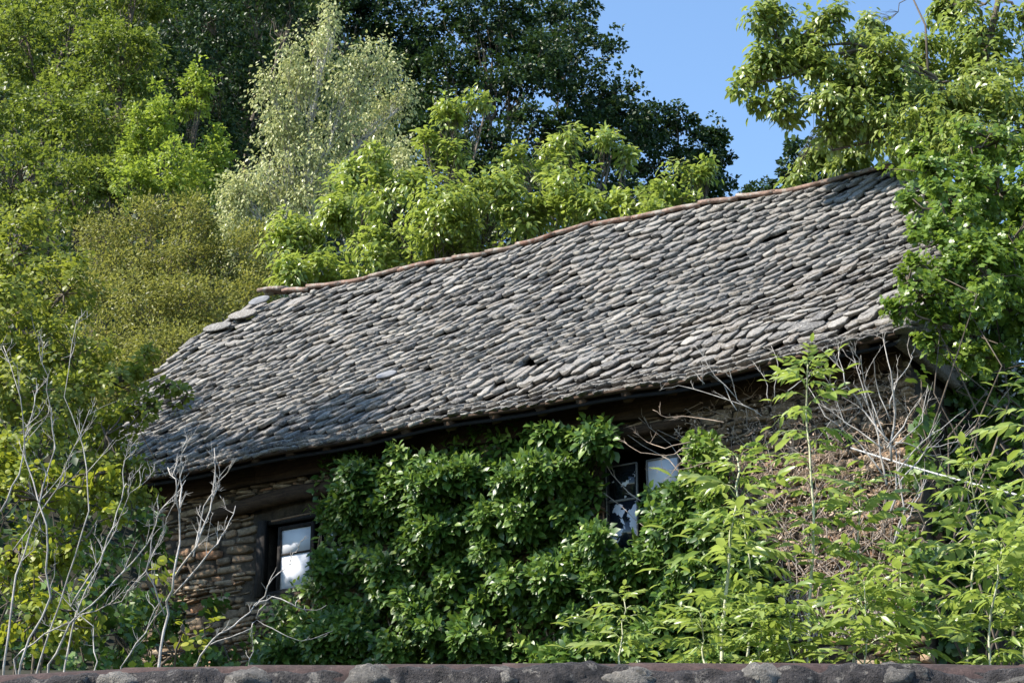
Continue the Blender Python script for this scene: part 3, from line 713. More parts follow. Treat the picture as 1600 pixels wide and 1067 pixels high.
while z < 10.0:
    h = random.choice([.035, .05, .06, .08, .11])
    s = sl_ - .02 + random.uniform(-.05, .02)
    while s < sr_:
        L = random.uniform(.09, .46) * (1.1 if h > .08 else .85); L = min(L, sr_ + .05 - s)
        c = s + L / 2; zc = z + h / 2 + .02 * math.sin(c * 1.3 + z)
        s += L
        if L < .06 or zc + h / 2 > ztop(c) - .02: continue
        if any(o[0] - .02 < c + L * .3 and c - L * .3 < o[1] + .02 and o[2] - .02 < zc < o[3] + (.20 if o is w1 else .10) for o in openings): continue
        p = SP(c, WOFF + .05 + random.gauss(0, .022), zc)
        mt = Matrix((RR, MM, ZZ)).transposed().to_4x4()
        mt = Matrix.Translation(p) @ mt @ Matrix.Rotation(random.gauss(0, .07), 4, 'Y') @ Matrix.Rotation(random.gauss(0, .09), 4, 'Z') @ Matrix.Diagonal((L * random.uniform(.85, 1.0), .09, h * random.uniform(.65, 1.1), 1))
        x, y = proj(p)
        key = 0 if (230 < x < 415 and y < 1040) else 1 if (1180 < x < 1425 and 560 < y < 940) else 2
        if key == 1: key += random.random() * .5
        stl.append((random.randrange(14), mt, key + random.random() * .01))
    z += h
print('stones', len(stl), sum(1 for t in stl if t[2] < 1), sum(1 for t in stl if 1 <= t[2] < 2))
pieces('stone', STV, stl, M['stone'], wall, 300)

# timber: wall plate, rafters, soffit boards, eave board
def wbox(mb, s0, s1, o0, o1, z0, z1, jit=0):
    mb.box(SP((s0 + s1) / 2, (o0 + o1) / 2, (z0 + z1) / 2), RR, MM, ZZ, abs(s1 - s0) / 2, abs(o1 - o0) / 2, abs(z1 - z0) / 2, jit)
mb = MB(); N_ = 14
pl = []
for i in range(N_ + 1):
    s = sl_ - .3 + (sr_ + .2 - sl_ + .3) * i / N_; pl.append(SP(s, WOFF - .04, ze(s) + .10 + random.gauss(0, .008)))
mb.tube(pl, [.085 + random.gauss(0, .006) for _ in pl], 8); mb.build('wall_plate', M['timber'], house, True)
mb = MB(); pl = []
for i in range(N_ * 2 + 1):
    s = SL(0) + .1 + (SR(0) - SL(0) - .15) * i / (2 * N_); pl.append(Q(s, .012) + Vector((0, 0, -.012)))
for a, b in zip(pl[:-1], pl[1:]):
    c = (a + b) / 2; d = (b - a); mb.box(c, d.normalized(), MM, ZZ, d.length / 2 + .002, .06, .014, 0)
mb.build('eave_board', M['timber'], house)
k = 0; s = sl_ + .02
while s < sr_ - .05:
    e = min(s + random.uniform(1.6, 2.3), sr_); c = SP((s + e) / 2, WOFF - .05, (ze(s) + ze(e)) / 2 - .05); d = SP(e, 0, ze(e)) - SP(s, 0, ze(s))
    mb = MB(); mb.box(c, d.normalized(), MM, ZZ, d.length / 2 - .004, .05, .14, .006); mb.build('wall_head_beam', M['timber'], house); s = e
s = sl_ - .2
while s < sr_ + .1:
    mb = MB(); a = SP(s, .05, ze(s) - .07); b = Q(s, .32) - Vector((0, 0, .20)); d = (b - a)
    mb.box((a + b) / 2, RR, d.normalized(), RR.cross(d.normalized()), .05, d.length / 2, .06, .006)
    mb.build('rafter', M['timber'], house); s += random.uniform(.5, .62)

# windows
def window(name, label, op, recess, panes, bars, lintel):
    s0, s1, z0, z1 = op
    fr = MB(); o0, o1 = WOFF + recess, WOFF + recess + .08; t = .055
    wbox(fr, s0, s0 + t, o0, o1, z0, z1); wbox(fr, s1 - t, s1, o0, o1, z0, z1)
    wbox(fr, s0 + t, s1 - t, o0, o1, z1 - t, z1); wbox(fr, s0 + t, s1 - t, o0, o1, z0, z0 + t)
    f = fr.build('window', M['frame'], house); f['label'] = label
    return f
def rect(mb, s0, s1, z0, z1, off, th): wbox(mb, s0, s1, off, off + th, z0, z1)
def px_s(x, y, off): return sz(x, y, off)[0]
def px_z(x, y, off): return sz(x, y, off)[1]
# dark room behind each opening
for op in openings:
    mb = MB(); s0, s1, z0, z1 = op
    wbox(mb, s0 - .1, s1 + .1, WOFF + .9, WOFF + .92, z0 - .1, z1 + .1)
    wbox(mb, s0 - .12, s0 - .1, WOFF + .46, WOFF + .9, z0 - .1, z1 + .1); wbox(mb, s1 + .1, s1 + .12, WOFF + .46, WOFF + .9, z0 - .1, z1 + .1)
    wbox(mb, s0 - .1, s1 + .1, WOFF + .46, WOFF + .9, z0 - .12, z0 - .1); wbox(mb, s0 - .1, s1 + .1, WOFF + .46, WOFF + .9, z1 + .1, z1 + .12)
    mb.build('room_lining', M['dark'], house)
f1 = window('window', 'left window with pale mottled panes and heavy black timber frame', w1, .06, None, None, None)
off = WOFF + .075
def casement(parent, x0, x1, ytop, ybot, ybar, yref, mats, frame_mat, fw, off, white_line=False):
    a, b = px_s(x0, yref, off), px_s(x1, yref, off); xm = (x0 + x1) / 2
    zt, zb, zm = px_z(xm, ytop, off), px_z(xm, ybot, off), px_z(xm, ybar, off)
    mb = MB()
    rect(mb, a - fw, a, zb - fw, zt + fw, off, .04); rect(mb, b, b + fw, zb - fw, zt + fw, off, .04)
    rect(mb, a, b, zt, zt + fw, off, .04); rect(mb, a, b, zb - fw, zb, off, .04); rect(mb, a, b, zm - .011, zm + .011, off + .004, .03)
    c = mb.build('casement', frame_mat, parent)
    for (p, q), mt in zip(((zm + .011, zt), (zb, zm - .011)), mats):
        m2 = MB(); rect(m2, a, b, p, q, off + .018, .006); m2.build('pane', mt, parent)
    return c
casement(f1, 438, 484, 825, 917, 863, 865, (M['pane_white'], M['pane_white']), M['frame'], .05, off)
casement(f1, 501, 540, 815, 907, 853, 855, (M['pane_dark'], M['pane_white']), M['frame'], .03, off + .005)
# arched lintel beam and thin drip strip over the left window
mb = MB(); off2 = WOFF - .06
pts = [on_plane(x, y, off2) for x, y in ((318, 812), (360, 797), (410, 783), (460, 770), (510, 763), (560, 752))]
mb.tube(pts, [.07, .085, .095, .10, .095, .085], 8); mb.build('lintel', M['timber'], house, True)
mb = MB(); pts = [on_plane(x, y, off2) for x, y in ((424, 814), (516, 795))]; mb.tube(pts, .012, 5); mb.build('drip_strip', M['timber_lit'], house)
mb = MB(); wbox(mb, w1[0] - .02, w1[0] + .09, WOFF + .0, WOFF + .055, w1[2], w1[3]); mb.build('door_post', M['frame'], house)
f2 = window('window', 'right window with peeling painted panes', w2, .10, None, None, None)
M['oldmetal'] = wood('old_putty', (.10, .10, .095), (.26, .25, .23), 20, (1, 1, 4))
off = WOFF + .09
casement(f2, 948, 994, 727, 873, 781, 780, (M['pane_dark'], M['pane_mid']), M['oldmetal'], .012, off)
casement(f2, 1012, 1060, 716, 862, 770, 770, (M['pane_white'], M['pane_mid']), M['oldmetal'], .014, off)
mb = MB(); pts = [on_plane(x, y, WOFF - .04) for x, y in ((930, 687), (1000, 672), (1075, 658))]; mb.tube(pts, [.06, .065, .06], 7); mb.build('lintel', M['timber'], house, True)

# ---------------------------------------------------------------- ivy on the front wall
from math import hypot
def inside(poly, x, y):
    c = False; j = len(poly) - 1
    for i in range(len(poly)):
        if (poly[i][1] > y) != (poly[j][1] > y) and x < (poly[j][0] - poly[i][0]) * (y - poly[i][1]) / (poly[j][1] - poly[i][1]) + poly[i][0]: c = not c
        j = i
    return c
def wall_ivy(name, label, poly, n_cl, per, leafL, aspect, bulge, mat, T, seed, base_px, holes=(), parts=True, rad=.17, extra=None):
    r = random.Random(seed); xs = [p[0] for p in poly]; ys = [p[1] for p in poly]
    cen = []; out = []
    # shoots gather in clumps that stand out from the wall by different amounts
    blobs = [(r.uniform(min(xs), max(xs)), r.uniform(min(ys), max(ys)), r.uniform(16, 42), r.random() ** .8) for _ in range(150)]
    while len(cen) < n_cl:
        x, y = r.uniform(min(xs), max(xs)), r.uniform(min(ys), max(ys))
        if not inside(poly, x, y) or any(inside(h, x, y) for h in holes): continue
        o = .04
        for bx, by, br, bh in blobs:
            d = hypot(x - bx, (y - by) * 1.1) / br
            if d < 1: o = max(o, bulge * bh * math.sqrt(1 - d * d))
        if r.random() > .10 + .90 * min(1, o / (.45 * bulge)): continue
        p = on_plane(x, y, WOFF - o - r.uniform(0, .06)); cen.append(p); out.append((-MM + Vector((r.gauss(0, .4), r.gauss(0, .3), .35 + r.gauss(0, .3)))).normalized())
    if extra: 
        for e in extra: cen.append(on_plane(e[0], e[1], WOFF - e[2])); out.append((-MM + Vector((0, 0, .5))).normalized())
    cen = np.array([tuple(c) for c in cen]); out = np.array([tuple(c) for c in out])
    b = on_plane(base_px[0], base_px[1], WOFF - .15); b.z = ground_z(b.x, b.y)
    t = thing(name, label, 'ivy', b)
    arr = shoots(cen, out, per, leafL, aspect)
    if parts: leaf_pieces(t, mat, *arr[:5], T, arr[5])
    else: foliage('foliage', t, mat, *arr[:5], T, arr[5])
    mb = MB()
    for i in range(40):
        c = Vector(cen[r.randrange(len(cen))]); x, y = proj(c)
        pts = [on_plane(x + r.uniform(-30, 30) * (k / 6), y + 70 * k / 1.5, WOFF - .02) for k in range(6)]
        pts = [p for p in pts if p.z > b.z]
        if len(pts) > 2: mb.tube(pts, [.004 + .003 * k for k in range(len(pts))], 4, False)
    mb.build('stem', M['deadbrown'], t)
    return t
def shoots(cen, out, per, leafL, aspect):
    """leafy shoot tips: leaves round a short axis, the blades facing out and drooping"""
    n = len(cen); ci = np.repeat(np.arange(n), per); m = n * per
    f = np.tile(np.linspace(0, 1, per), n) + rng.normal(size=m) * .05
    ang = np.tile(np.arange(per) * 2.4, n) + np.repeat(rng.uniform(0, 6.28, n), per)
    ax = out[ci]; u = unit(np.cross(ax, np.array([.2, .3, .93]))); v = np.cross(ax, u)
    rad = u * np.cos(ang)[:, None] + v * np.sin(ang)[:, None]
    ln = leafL * rng.uniform(1.2, 2.4, n)[ci]
    P = cen[ci] + ax * ((f - .5) * ln)[:, None] + rad * (leafL * .35 * (1.2 - f))[:, None]
    A = rad * (1.15 - .5 * f)[:, None] + ax * (.15 + .75 * f)[:, None] + rng.normal(size=(m, 3)) * .18; A[:, 2] -= .35
    N = ax * .9 + rng.normal(size=(m, 3)) * .28 - rad * .15; N[:, 2] += .35
    L = leafL * rng.uniform(.7, 1.25, m) * (1.1 - .35 * f); W = L * aspect * rng.uniform(.85, 1.15, m)
    return P, A, N, L, W, np.clip(np.repeat(rng.random(n), per) * .75 + .25 * f, 0, 1)
ivy_poly = [(405, 1075), (400, 985), (425, 945), (470, 915), (500, 880), (496, 800), (500, 740), (520, 705), (560, 702), (620, 704), (680, 715), (692, 672), (740, 664), (810, 660), (870, 676), (905, 676), (925, 660), (950, 664),
            (962, 690), (942, 720), (944, 860), (985, 868), (1000, 835), (985, 780), (1030, 760), (1080, 770), (1100, 800), (1180, 840), (1200, 900), (1230, 960), (1230, 1075)]
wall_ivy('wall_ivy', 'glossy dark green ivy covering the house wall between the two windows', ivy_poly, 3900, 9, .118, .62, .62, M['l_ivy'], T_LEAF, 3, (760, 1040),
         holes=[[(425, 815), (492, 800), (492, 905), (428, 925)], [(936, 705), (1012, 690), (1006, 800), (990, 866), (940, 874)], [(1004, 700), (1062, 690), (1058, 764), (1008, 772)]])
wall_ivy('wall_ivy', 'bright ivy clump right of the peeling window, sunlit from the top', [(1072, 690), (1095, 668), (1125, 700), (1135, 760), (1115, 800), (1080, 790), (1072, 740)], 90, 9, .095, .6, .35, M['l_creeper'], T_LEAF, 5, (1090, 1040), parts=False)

def side_twigs(mb, pts, r0, r, depth, spread=.5, ln=.5, dens=1.0, bias=Vector((0, 0, .35))):
    for i in range(1, len(pts) - 0):
        a = Vector(pts[i - 1]); b = Vector(pts[i]); seg = b - a
        for q in range(max(1, int(round(dens * (1 + r.random()))))):
            if r.random() > .75 * min(1, dens): continue
            p = a.lerp(b, r.random()); d = (seg.normalized() + Vector((r.gauss(0, spread), r.gauss(0, spread * .6), r.gauss(0, spread))) + bias).normalized()
            L = ln * r.uniform(.35, 1.0) * (1.1 - .5 * i / len(pts)); n = 4; tp = [p]
            for k in range(n):
                d = (d + Vector((r.gauss(0, .16), r.gauss(0, .12), r.gauss(.03, .16)))).normalized(); tp.append(tp[-1] + d * L / n)
            ra = max(.0022, r0 * .45)
            mb.tube(tp, [ra, ra * .85, ra * .7, ra * .5, ra * .3], 4, False)
            if depth > 0: side_twigs(mb, tp, ra, r, depth - 1, spread * 1.1, ln * .5, dens, bias)
# ---------------------------------------------------------------- dead creeper on the right of the wall
def dead_creeper():
    poly = [(1050, 660), (1120, 610), (1240, 590), (1330, 560), (1400, 545), (1425, 600), (1430, 760), (1400, 900), (1300, 960), (1210, 900), (1130, 800), (1060, 720)]
    b = on_plane(1260, 1040, WOFF - .1); b.z = ground_z(b.x, b.y)
    t = thing('dead_creeper', 'dead brown creeper with dry tangled stems on the sunny wall', 'creeper', b)
    mb = MB(); r = random.Random(5)
    k = 0; cen = []
    while k < 620:
        x, y = r.uniform(1040, 1430), r.uniform(545, 960)
        if not inside(poly, x, y): continue
        k += 1; p = on_plane(x, y, WOFF - r.uniform(.02, .22)); pts = [p]; d = (RR * r.gauss(0, 1) + ZZ * r.gauss(-.1, .8) - MM * r.gauss(0, .25)).normalized(); st = r.uniform(.03, .07)
        for i in range(r.randint(3, 7)):
            d = (d + Vector((r.gauss(0, .3), r.gauss(0, .12), r.gauss(-.05, .3)))).normalized(); p = p + d * st; pts.append(p)
        ra = r.uniform(.002, .005); mb.tube(pts, [ra * (1 - .7 * i / len(pts)) for i in range(len(pts))], 3, False)
    o = mb.build('stem', M['deadbrown'], t); o['kind'] = 'stuff'
    mb = MB()   # thicker old stems climbing from the ground and fanning out
    for q in range(46):
        x = r.uniform(1180, 1400); y = 1000; d = r.uniform(-1.1, .9); pts = []
        top = r.uniform(560, 760)
        while y > top:
            pts.append(on_plane(x, y, WOFF - .03 - .08 * r.random())); y -= r.uniform(18, 34); x += d * 22 + r.gauss(0, 9); d += r.gauss(0, .3)
        if len(pts) > 2:
            r0 = r.uniform(.004, .011); mb.tube(pts, [r0 * (1 - .75 * i / len(pts)) for i in range(len(pts))], 5, False)
            side_twigs(mb, pts[len(pts) // 3:], r0, r, 1, .7, .26, .5, Vector((0, -.1, .1)))
    mb.build('branch', M['deadgrey'], t)
    n = 0; P = []
    while n < 2600:
        x, y = r.uniform(1040, 1430), r.uniform(545, 960)
        if not inside(poly, x, y): continue
        if y < 640 and r.random() < .4: continue
        n += 1; P.append(tuple(on_plane(x, y, WOFF - r.uniform(0, .13))))
    P = np.array(P); A = rng.normal(size=(n, 3)) + [0, 0, -.9]; N = rng.normal(size=(n, 3)) * .8 - np.array(MM)
    foliage('dry_leaves', t, M['l_dry'], P, A, N, rng.uniform(.02, .06, n), rng.uniform(.010, .026, n), T_LEAF, None, 'stuff')
dead_creeper()

# ---------------------------------------------------------------- ivy covered tree at the right end of the roof
def mass(name, label, cat, lobes, base, mat, leafL, aspect, T, per, cover, bark, parts=True, group=None, shell=(.5, 1.06)):
    b = Vector(base); t = thing(name, label, cat, b, group); mb = MB(); PP = []
    cs = []
    for l in lobes:
        c = at(l[0], l[1], l[4]); cs.append(c); q = mpp(l[4]); rx, rz = l[2] * q, l[3] * q; ry = min(rx, rz) if len(l) < 6 else l[5]
        nl = cover * math.pi * l[2] * l[3] / ((leafL / q) ** 2 * aspect * .6); nc = max(3, int(nl / per))
        cc, out = lobe_centres(c, rx, ry, rz, nc, shell); out = unit(out + np.array([0, 0, .35]))
        PP.append(shoots(cc, out, per, leafL, aspect))
        prev = min(cs[:-1], key=lambda q: (q - c).length + (.0 if q.z < c.z else .4)) if len(cs) > 1 else None
        if prev is None or c.z == min(q.z for q in cs): prev = Vector((c.x * .75 + b.x * .25, c.y + .15, b.z))
        mb.tube(wiggle(prev, c, 6, .10), [.014, .013, .012, .011, .009, .007, .005], 4)
        for k in range(14):
            e = Vector(cc[rng.integers(nc)]); mb.tube(wiggle(c, e, 3, .1), [.014, .010, .007, .003], 4, False)
    mb.build('trunk', bark, t, True)
    arr = [np.concatenate([p[i] for p in PP]) for i in range(6)]
    if parts: leaf_pieces(t, mat, *arr[:5], T, arr[5])
    else: foliage('crown', t, mat, *arr[:5], T, arr[5])
    return t
mass('ivy_covered_tree', 'tree stump smothered in bright ivy leaning over the right end of the roof', 'ivy',
     [(1480, 270, 75, 42, 18.3), (1560, 300, 75, 60, 18.2), (1440, 250, 36, 34, 18.5), (1500, 345, 62, 50, 17.6), (1580, 390, 70, 70, 17.8), (1455, 425, 58, 34, 17.2), (1500, 400, 70, 50, 17.4),
      (1440, 465, 44, 30, 17.0), (1510, 480, 55, 48, 17.0), (1575, 480, 60, 60, 17.5), (1640, 330, 70, 120, 18), (1470, 505, 44, 30, 17.0), (1425, 310, 26, 24, 18.2), (1435, 370, 30, 30, 17.6), (1420, 440, 26, 26, 17.0), (1560, 220, 80, 46, 18.6), (1420, 480, 30, 24, 16.9), (1540, 430, 70, 60, 17.2), (1460, 545, 40, 26, 17.2), (1530, 560, 60, 40, 17.6), (1490, 310, 60, 40, 17.9), (1420, 270, 24, 18, 19.3)],
     (5.0, 18.6, 4.4), M['l_creeper'], .066, .9, T_LOBE, 9, 4.2, M['bark'])
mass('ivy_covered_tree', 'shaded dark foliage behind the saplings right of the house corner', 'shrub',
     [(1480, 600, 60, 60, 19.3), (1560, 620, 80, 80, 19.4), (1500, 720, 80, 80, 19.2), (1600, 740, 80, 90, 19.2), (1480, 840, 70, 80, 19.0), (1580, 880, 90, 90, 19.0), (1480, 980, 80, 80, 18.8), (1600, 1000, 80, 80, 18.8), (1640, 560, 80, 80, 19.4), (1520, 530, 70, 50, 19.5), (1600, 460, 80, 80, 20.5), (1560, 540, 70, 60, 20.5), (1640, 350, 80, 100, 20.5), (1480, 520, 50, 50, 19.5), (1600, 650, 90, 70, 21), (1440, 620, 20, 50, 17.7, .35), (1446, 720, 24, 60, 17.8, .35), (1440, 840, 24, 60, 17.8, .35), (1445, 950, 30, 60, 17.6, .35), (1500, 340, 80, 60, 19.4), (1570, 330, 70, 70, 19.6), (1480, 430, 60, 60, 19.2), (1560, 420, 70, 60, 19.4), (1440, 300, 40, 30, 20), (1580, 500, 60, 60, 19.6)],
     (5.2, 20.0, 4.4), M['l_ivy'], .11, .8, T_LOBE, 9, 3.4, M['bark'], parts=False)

# ---------------------------------------------------------------- left shrubs
HG = 'shrubs beside the house'
mass('hedge_tree', 'yellow-green hedge tree at the left edge below the woods', 'tree',
     [(20, 400, 80, 80, 23), (100, 460, 60, 70, 22.5), (10, 500, 80, 80, 22), (110, 560, 70, 70, 22), (30, 620, 80, 80, 21.5), (-60, 450, 90, 120, 23), (60, 345, 50, 40, 24)],
     (-6.6, 22.5, 4.4), M['l_hedge'], .085, .75, T_LEAF, 8, 4.0, M['bark'], parts=True, group=HG)
mass('hedge_tree', 'shaded green tree whose branches reach across the lower left of the roof', 'tree',
     [(180, 600, 55, 45, 21), (165, 680, 60, 60, 20.5), (230, 640, 44, 28, 20.8), (268, 600, 30, 18, 21), (120, 640, 60, 60, 21), (200, 740, 50, 50, 20.5), (140, 760, 70, 60, 20), (285, 625, 26, 12, 21), (225, 560, 30, 18, 21.3), (60, 720, 70, 70, 20)],
     (-5.2, 21.5, 4.4), M['l_hedge'], .085, .75, T_LEAF, 8, 3.4, M['bark'], parts=False, group=HG)
mass('hazel_bush', 'hazel bush with large yellow-green leaves in the bottom left corner', 'bush',
     [(60, 780, 70, 60, 15), (150, 740, 50, 40, 15.2), (20, 860, 70, 70, 14.8), (110, 860, 60, 50, 15), (60, 960, 80, 70, 14.6), (-30, 760, 60, 90, 15), (180, 800, 36, 30, 15.2), (10, 700, 50, 50, 15.4), (140, 950, 36, 40, 14.8)],
     (-3.6, 15.2, 3.9), M['l_hazel'], .058, .95, T_ROUND, 7, 1.6, M['bark'], parts=True, group=HG, shell=(.1, 1.05))
mass('hazel_bush', 'small sprig of round green leaves in front of the bare stone wall', 'bush',
     [(255, 930, 14, 30, 14), (285, 985, 26, 22, 14), (310, 1010, 30, 18, 14), (330, 975, 18, 12, 14), (250, 890, 8, 10, 14)],
     (-2.5, 14.2, 3.9), M['l_hazel'], .07, .9, T_ROUND, 4, 1.0, M['bark'], parts=True, group=HG, shell=(.1, 1.0))
mass('wall_ivy', 'dark ivy hanging at the left corner under the eave', 'ivy',
     [(215, 800, 36, 50, 21.5), (240, 860, 30, 50, 21.3), (220, 930, 50, 60, 21.2), (290, 960, 50, 40, 20.8), (350, 1010, 60, 40, 20.4), (250, 1020, 60, 50, 20.8), (160, 880, 50, 60, 20), (120, 960, 60, 60, 19.5), (180, 990, 60, 50, 19.5), (60, 900, 60, 60, 19.5), (40, 1000, 70, 50, 19), (230, 1050, 80, 30, 19), (100, 1040, 80, 30, 18.5)],
     (-3.9, 21.3, 4.4), M['l_ivy'], .10, .8, T_LOBE, 9, 2.0, M['bark'], parts=False)
# tall trees just outside the left edge of the photograph, part of the same row; they shade the lower left
mass('hedge_tree', 'tall hedge tree continuing the row past the left edge of the photo', 'tree',
     [(-260, 330, 150, 150, 18.5), (-230, 560, 150, 150, 18), (-300, 800, 170, 150, 17.5), (-250, 100, 180, 170, 19.5), (-270, -130, 180, 180, 19.8), (-330, -360, 150, 170, 19.8), (-170, -60, 110, 130, 20.6)],
     (-7.4, 18, 4.4), M['l_hedge'], .13, .75, T_LEAF, 8, 1.7, M['bark'], parts=False, group=HG)

# ---------------------------------------------------------------- bare branches
def bare(name, label, stems, Y, mat, group, seed, depth=1, ln=.35, r_scale=1.0, dens=.8, cat='bare shrub', base_off=(0, 0)):
    r = random.Random(seed)
    p0 = at(stems[0][0][0], stems[0][0][1], Y); b = Vector((p0.x, p0.y + .2, ground_z(p0.x, p0.y + .2) - .05))
    t = thing(name, label, cat, b, group)
    for st in stems:
        mb = MB(); yy = Y + r.uniform(-.4, .4); pts = []
        for i, (x, y) in enumerate(st[:-1]): pts.append(at(x, y, yy + .12 * math.sin(i * 1.7 + x)))
        r0 = st[-1] * .33 * mpp(Y) * r_scale
        # finer, crooked path
        fine = []
        for a, c in zip(pts[:-1], pts[1:]):
            for k in range(3): fine.append(a.lerp(c, k / 3) + Vector((r.gauss(0, .008), r.gauss(0, .01), r.gauss(0, .006))))
        fine.append(pts[-1]); n = len(fine)
        if st[0][1] > 1020: fine = [b.lerp(fine[0], .0) + Vector((r.gauss(0, .05), 0, 0)), b.lerp(fine[0], .6)] + fine; n += 2
        mb.tube(fine, [r0 * (1 - .78 * i / n) for i in range(n)], 6)
        side_twigs(mb, fine[-max(3, int(n * .8)):], r0, r, depth, .5, ln, dens)
        mb.build('branch', mat, t, True)
    return t
BG = 'bare dead branches at the lower left'
bare('dead_shrub', 'tallest pale bare shrub rising at the left edge', [
    [(5, 1040), (25, 900), (60, 790), (85, 700), (75, 610), (60, 540), 6], [(30, 1035), (80, 930), (70, 820), (40, 720), (30, 620), (5, 540), 6],
    [(60, 1035), (110, 900), (140, 800), (130, 700), (100, 620), (120, 500), 5], [(0, 800), (30, 740), (50, 650), (60, 600), 5], [(20, 860), (90, 760), (140, 640), 4]], 13.2, M['deadwood'], BG, 1, 2, .4, dens=.72)
bare('dead_shrub', 'bare shrub with long stems curving up before the shaded wall', [
    [(75, 1040), (110, 975), (160, 930), (230, 850), (250, 800), (290, 750), 6], [(20, 1030), (70, 990), (130, 960), (190, 940), (225, 890), (245, 850), (270, 790), 5],
    [(100, 1038), (120, 960), (170, 840), (190, 780), (195, 720), (215, 700), 5], [(110, 950), (140, 900), (180, 830), (200, 770), (235, 745), 4], [(150, 1035), (145, 980), (105, 940), (60, 900), 4]], 13.0, M['deadwood'], BG, 2, 2, .32, dens=.72)
bare('dead_shrub', 'forked pale sapling standing bare right in front of the stone wall', [
    [(250, 1040), (258, 960), (272, 900), (280, 820), (275, 760), (262, 730), 8], [(272, 905), (305, 850), (330, 800), (335, 700), 6], [(280, 800), (283, 745), (285, 690), 5],
    [(270, 930), (330, 860), (355, 825), (368, 790), 5], [(300, 870), (320, 790), (345, 750), (370, 715), 4], [(190, 1040), (225, 985), (250, 940), 5], [(258, 960), (230, 890), (240, 830), (245, 810), 4]], 12.8, M['deadwood'], BG, 3, 2, .3, dens=.72)
bare('dead_shrub', 'low bare branch reaching right across the left window', [
    [(305, 1040), (330, 1000), (365, 975), (400, 945), (430, 905), (452, 880), (462, 862), (470, 845), 5], [(400, 945), (425, 935), (460, 945), (480, 955), (510, 945), 4],
    [(320, 1010), (380, 990), (402, 967), (440, 990), (470, 1002), (520, 985), 3.5], [(402, 967), (418, 930), (430, 930), 3], [(388, 1040), (395, 1010), (390, 990), 3]], 12.8, M['deadwood'], BG, 4, 1, .16, dens=.45)
bare('dead_shrub', 'brown and white brushwood tangled at the right house corner under the eave', [
    [(1385, 760), (1375, 680), (1350, 620), (1335, 560), 6], [(1390, 720), (1400, 640), (1390, 580), (1380, 530), 6], [(1388, 700), (1420, 650), (1440, 620), 5], [(1388, 690), (1350, 640), (1320, 600), (1310, 540), 5],
    [(1395, 800), (1400, 740), (1440, 690), (1470, 670), (1510, 640), 5], [(1395, 850), (1410, 800), (1400, 700), 6], [(1400, 690), (1430, 700), (1455, 720), 4],
    [(1380, 740), (1340, 690), (1290, 650), (1260, 600), 4], [(1388, 640), (1400, 600), (1425, 560), (1430, 540), 4], [(1385, 690), (1350, 600), (1345, 555), 4], [(1400, 760), (1450, 700), (1500, 690), (1530, 660), 4],
    [(1396, 700), (1440, 660), (1450, 600), 4], [(1390, 660), (1370, 600), (1365, 560), 4], [(1400, 840), (1430, 790), (1450, 740), 4], [(1380, 700), (1320, 660), (1300, 600), 4]], 16.8, M['deadwood'], 'bare brushwood under the eave', 5, 2, .46, dens=.72)
bare('dead_shrub', 'thin bare twigs rising over the eave edge left of the saplings', [
    [(1100, 600), (1080, 575), (1055, 545), 2.5], [(1100, 600), (1095, 560), 2], [(1150, 640), (1130, 600), (1100, 575), 3], [(1200, 630), (1195, 590), (1180, 570), 2.5], [(1190, 650), (1150, 625), (1140, 580), 3],
    [(1230, 610), (1260, 590), (1290, 560), 3], [(1180, 640), (1120, 620), (1060, 600), (1030, 610), 3], [(1210, 620), (1215, 570), (1205, 540), 2.5], [(1150, 620), (1105, 570), (1085, 540), 2.5]], 17.6, M['deadwood'], 'bare brushwood under the eave', 6, 1, .2, dens=.7)
bare('dead_shrub', 'looping brown vine tendrils across the peeling window', [
    [(1080, 700), (1040, 712), (1000, 708), (975, 690), 3], [(1080, 690), (1040, 700), (1010, 690), (990, 675), 3], [(1130, 660), (1080, 650), (1040, 652), (1020, 640), 3], [(1120, 720), (1060, 735), (1020, 730), 2.5]], 18.4, M['deadbrown'], 'bare brushwood under the eave', 8, 1, .25, dens=.72)

# ---------------------------------------------------------------- ash saplings with compound leaves
def compound_leaf(seed, pairs):
    r = random.Random(seed); V = []; F = []; R_ = []; tv, tf = T_LEAF
    mb = MB(); pts = []
    n = pairs + 1
    for i in range(6):
        f = i / 5; pts.append(Vector((f, 0, .14 * math.sin(f * 2.2) - .72 * f * f)))
    def P(f):
        k = min(4, int(f * 5)); return pts[k].lerp(pts[k + 1], f * 5 - k)
    V2 = []
    def add(c, ax, nr, L, W):
        ax = ax.normalized(); nr = (nr - ax * nr.dot(ax)).normalized(); s = nr.cross(ax); b = len(V)
        rv = r.random() * .5
        for u, v, w_ in tv: V.append(c + ax * u * L + s * v * W + nr * w_ * L); R_.append(rv)
        for f in tf: F.append(tuple(int(i) + b for i in f))
    for i in range(pairs):
        f = .28 + .62 * i / pairs; c = P(f); sc = math.sin(math.pi * (.3 + .5 * i / pairs))
        for sd in (-1, 1):
            add(c, Vector((.62, sd * .85, -.85 + r.gauss(0, .3))), Vector((r.gauss(.8, .6), sd * .8 + r.gauss(0, .5), .75)), .40 * sc * r.uniform(.85, 1.15), .14 * sc)
    add(P(.97), Vector((1, r.gauss(0, .1), -.4)), Vector((.5, 0, 1)), .42, .17)
    b = len(V); mb.tube(pts, [.012, .011, .010, .008, .006, .004], 3, False)
    V += [Vector(v) for v in mb.v]; R_ += [.9] * len(mb.v)
    F += [tuple(i + b for i in f) for f in mb.f]
    return np_mesh('leaf', np.array([tuple(v) for v in V]), F, M['l_ash'], {'rnd': R_, 'clu': [r.random()] * len(V)})
CL = [compound_leaf(50 + i, 3 + i % 3) for i in range(8)]
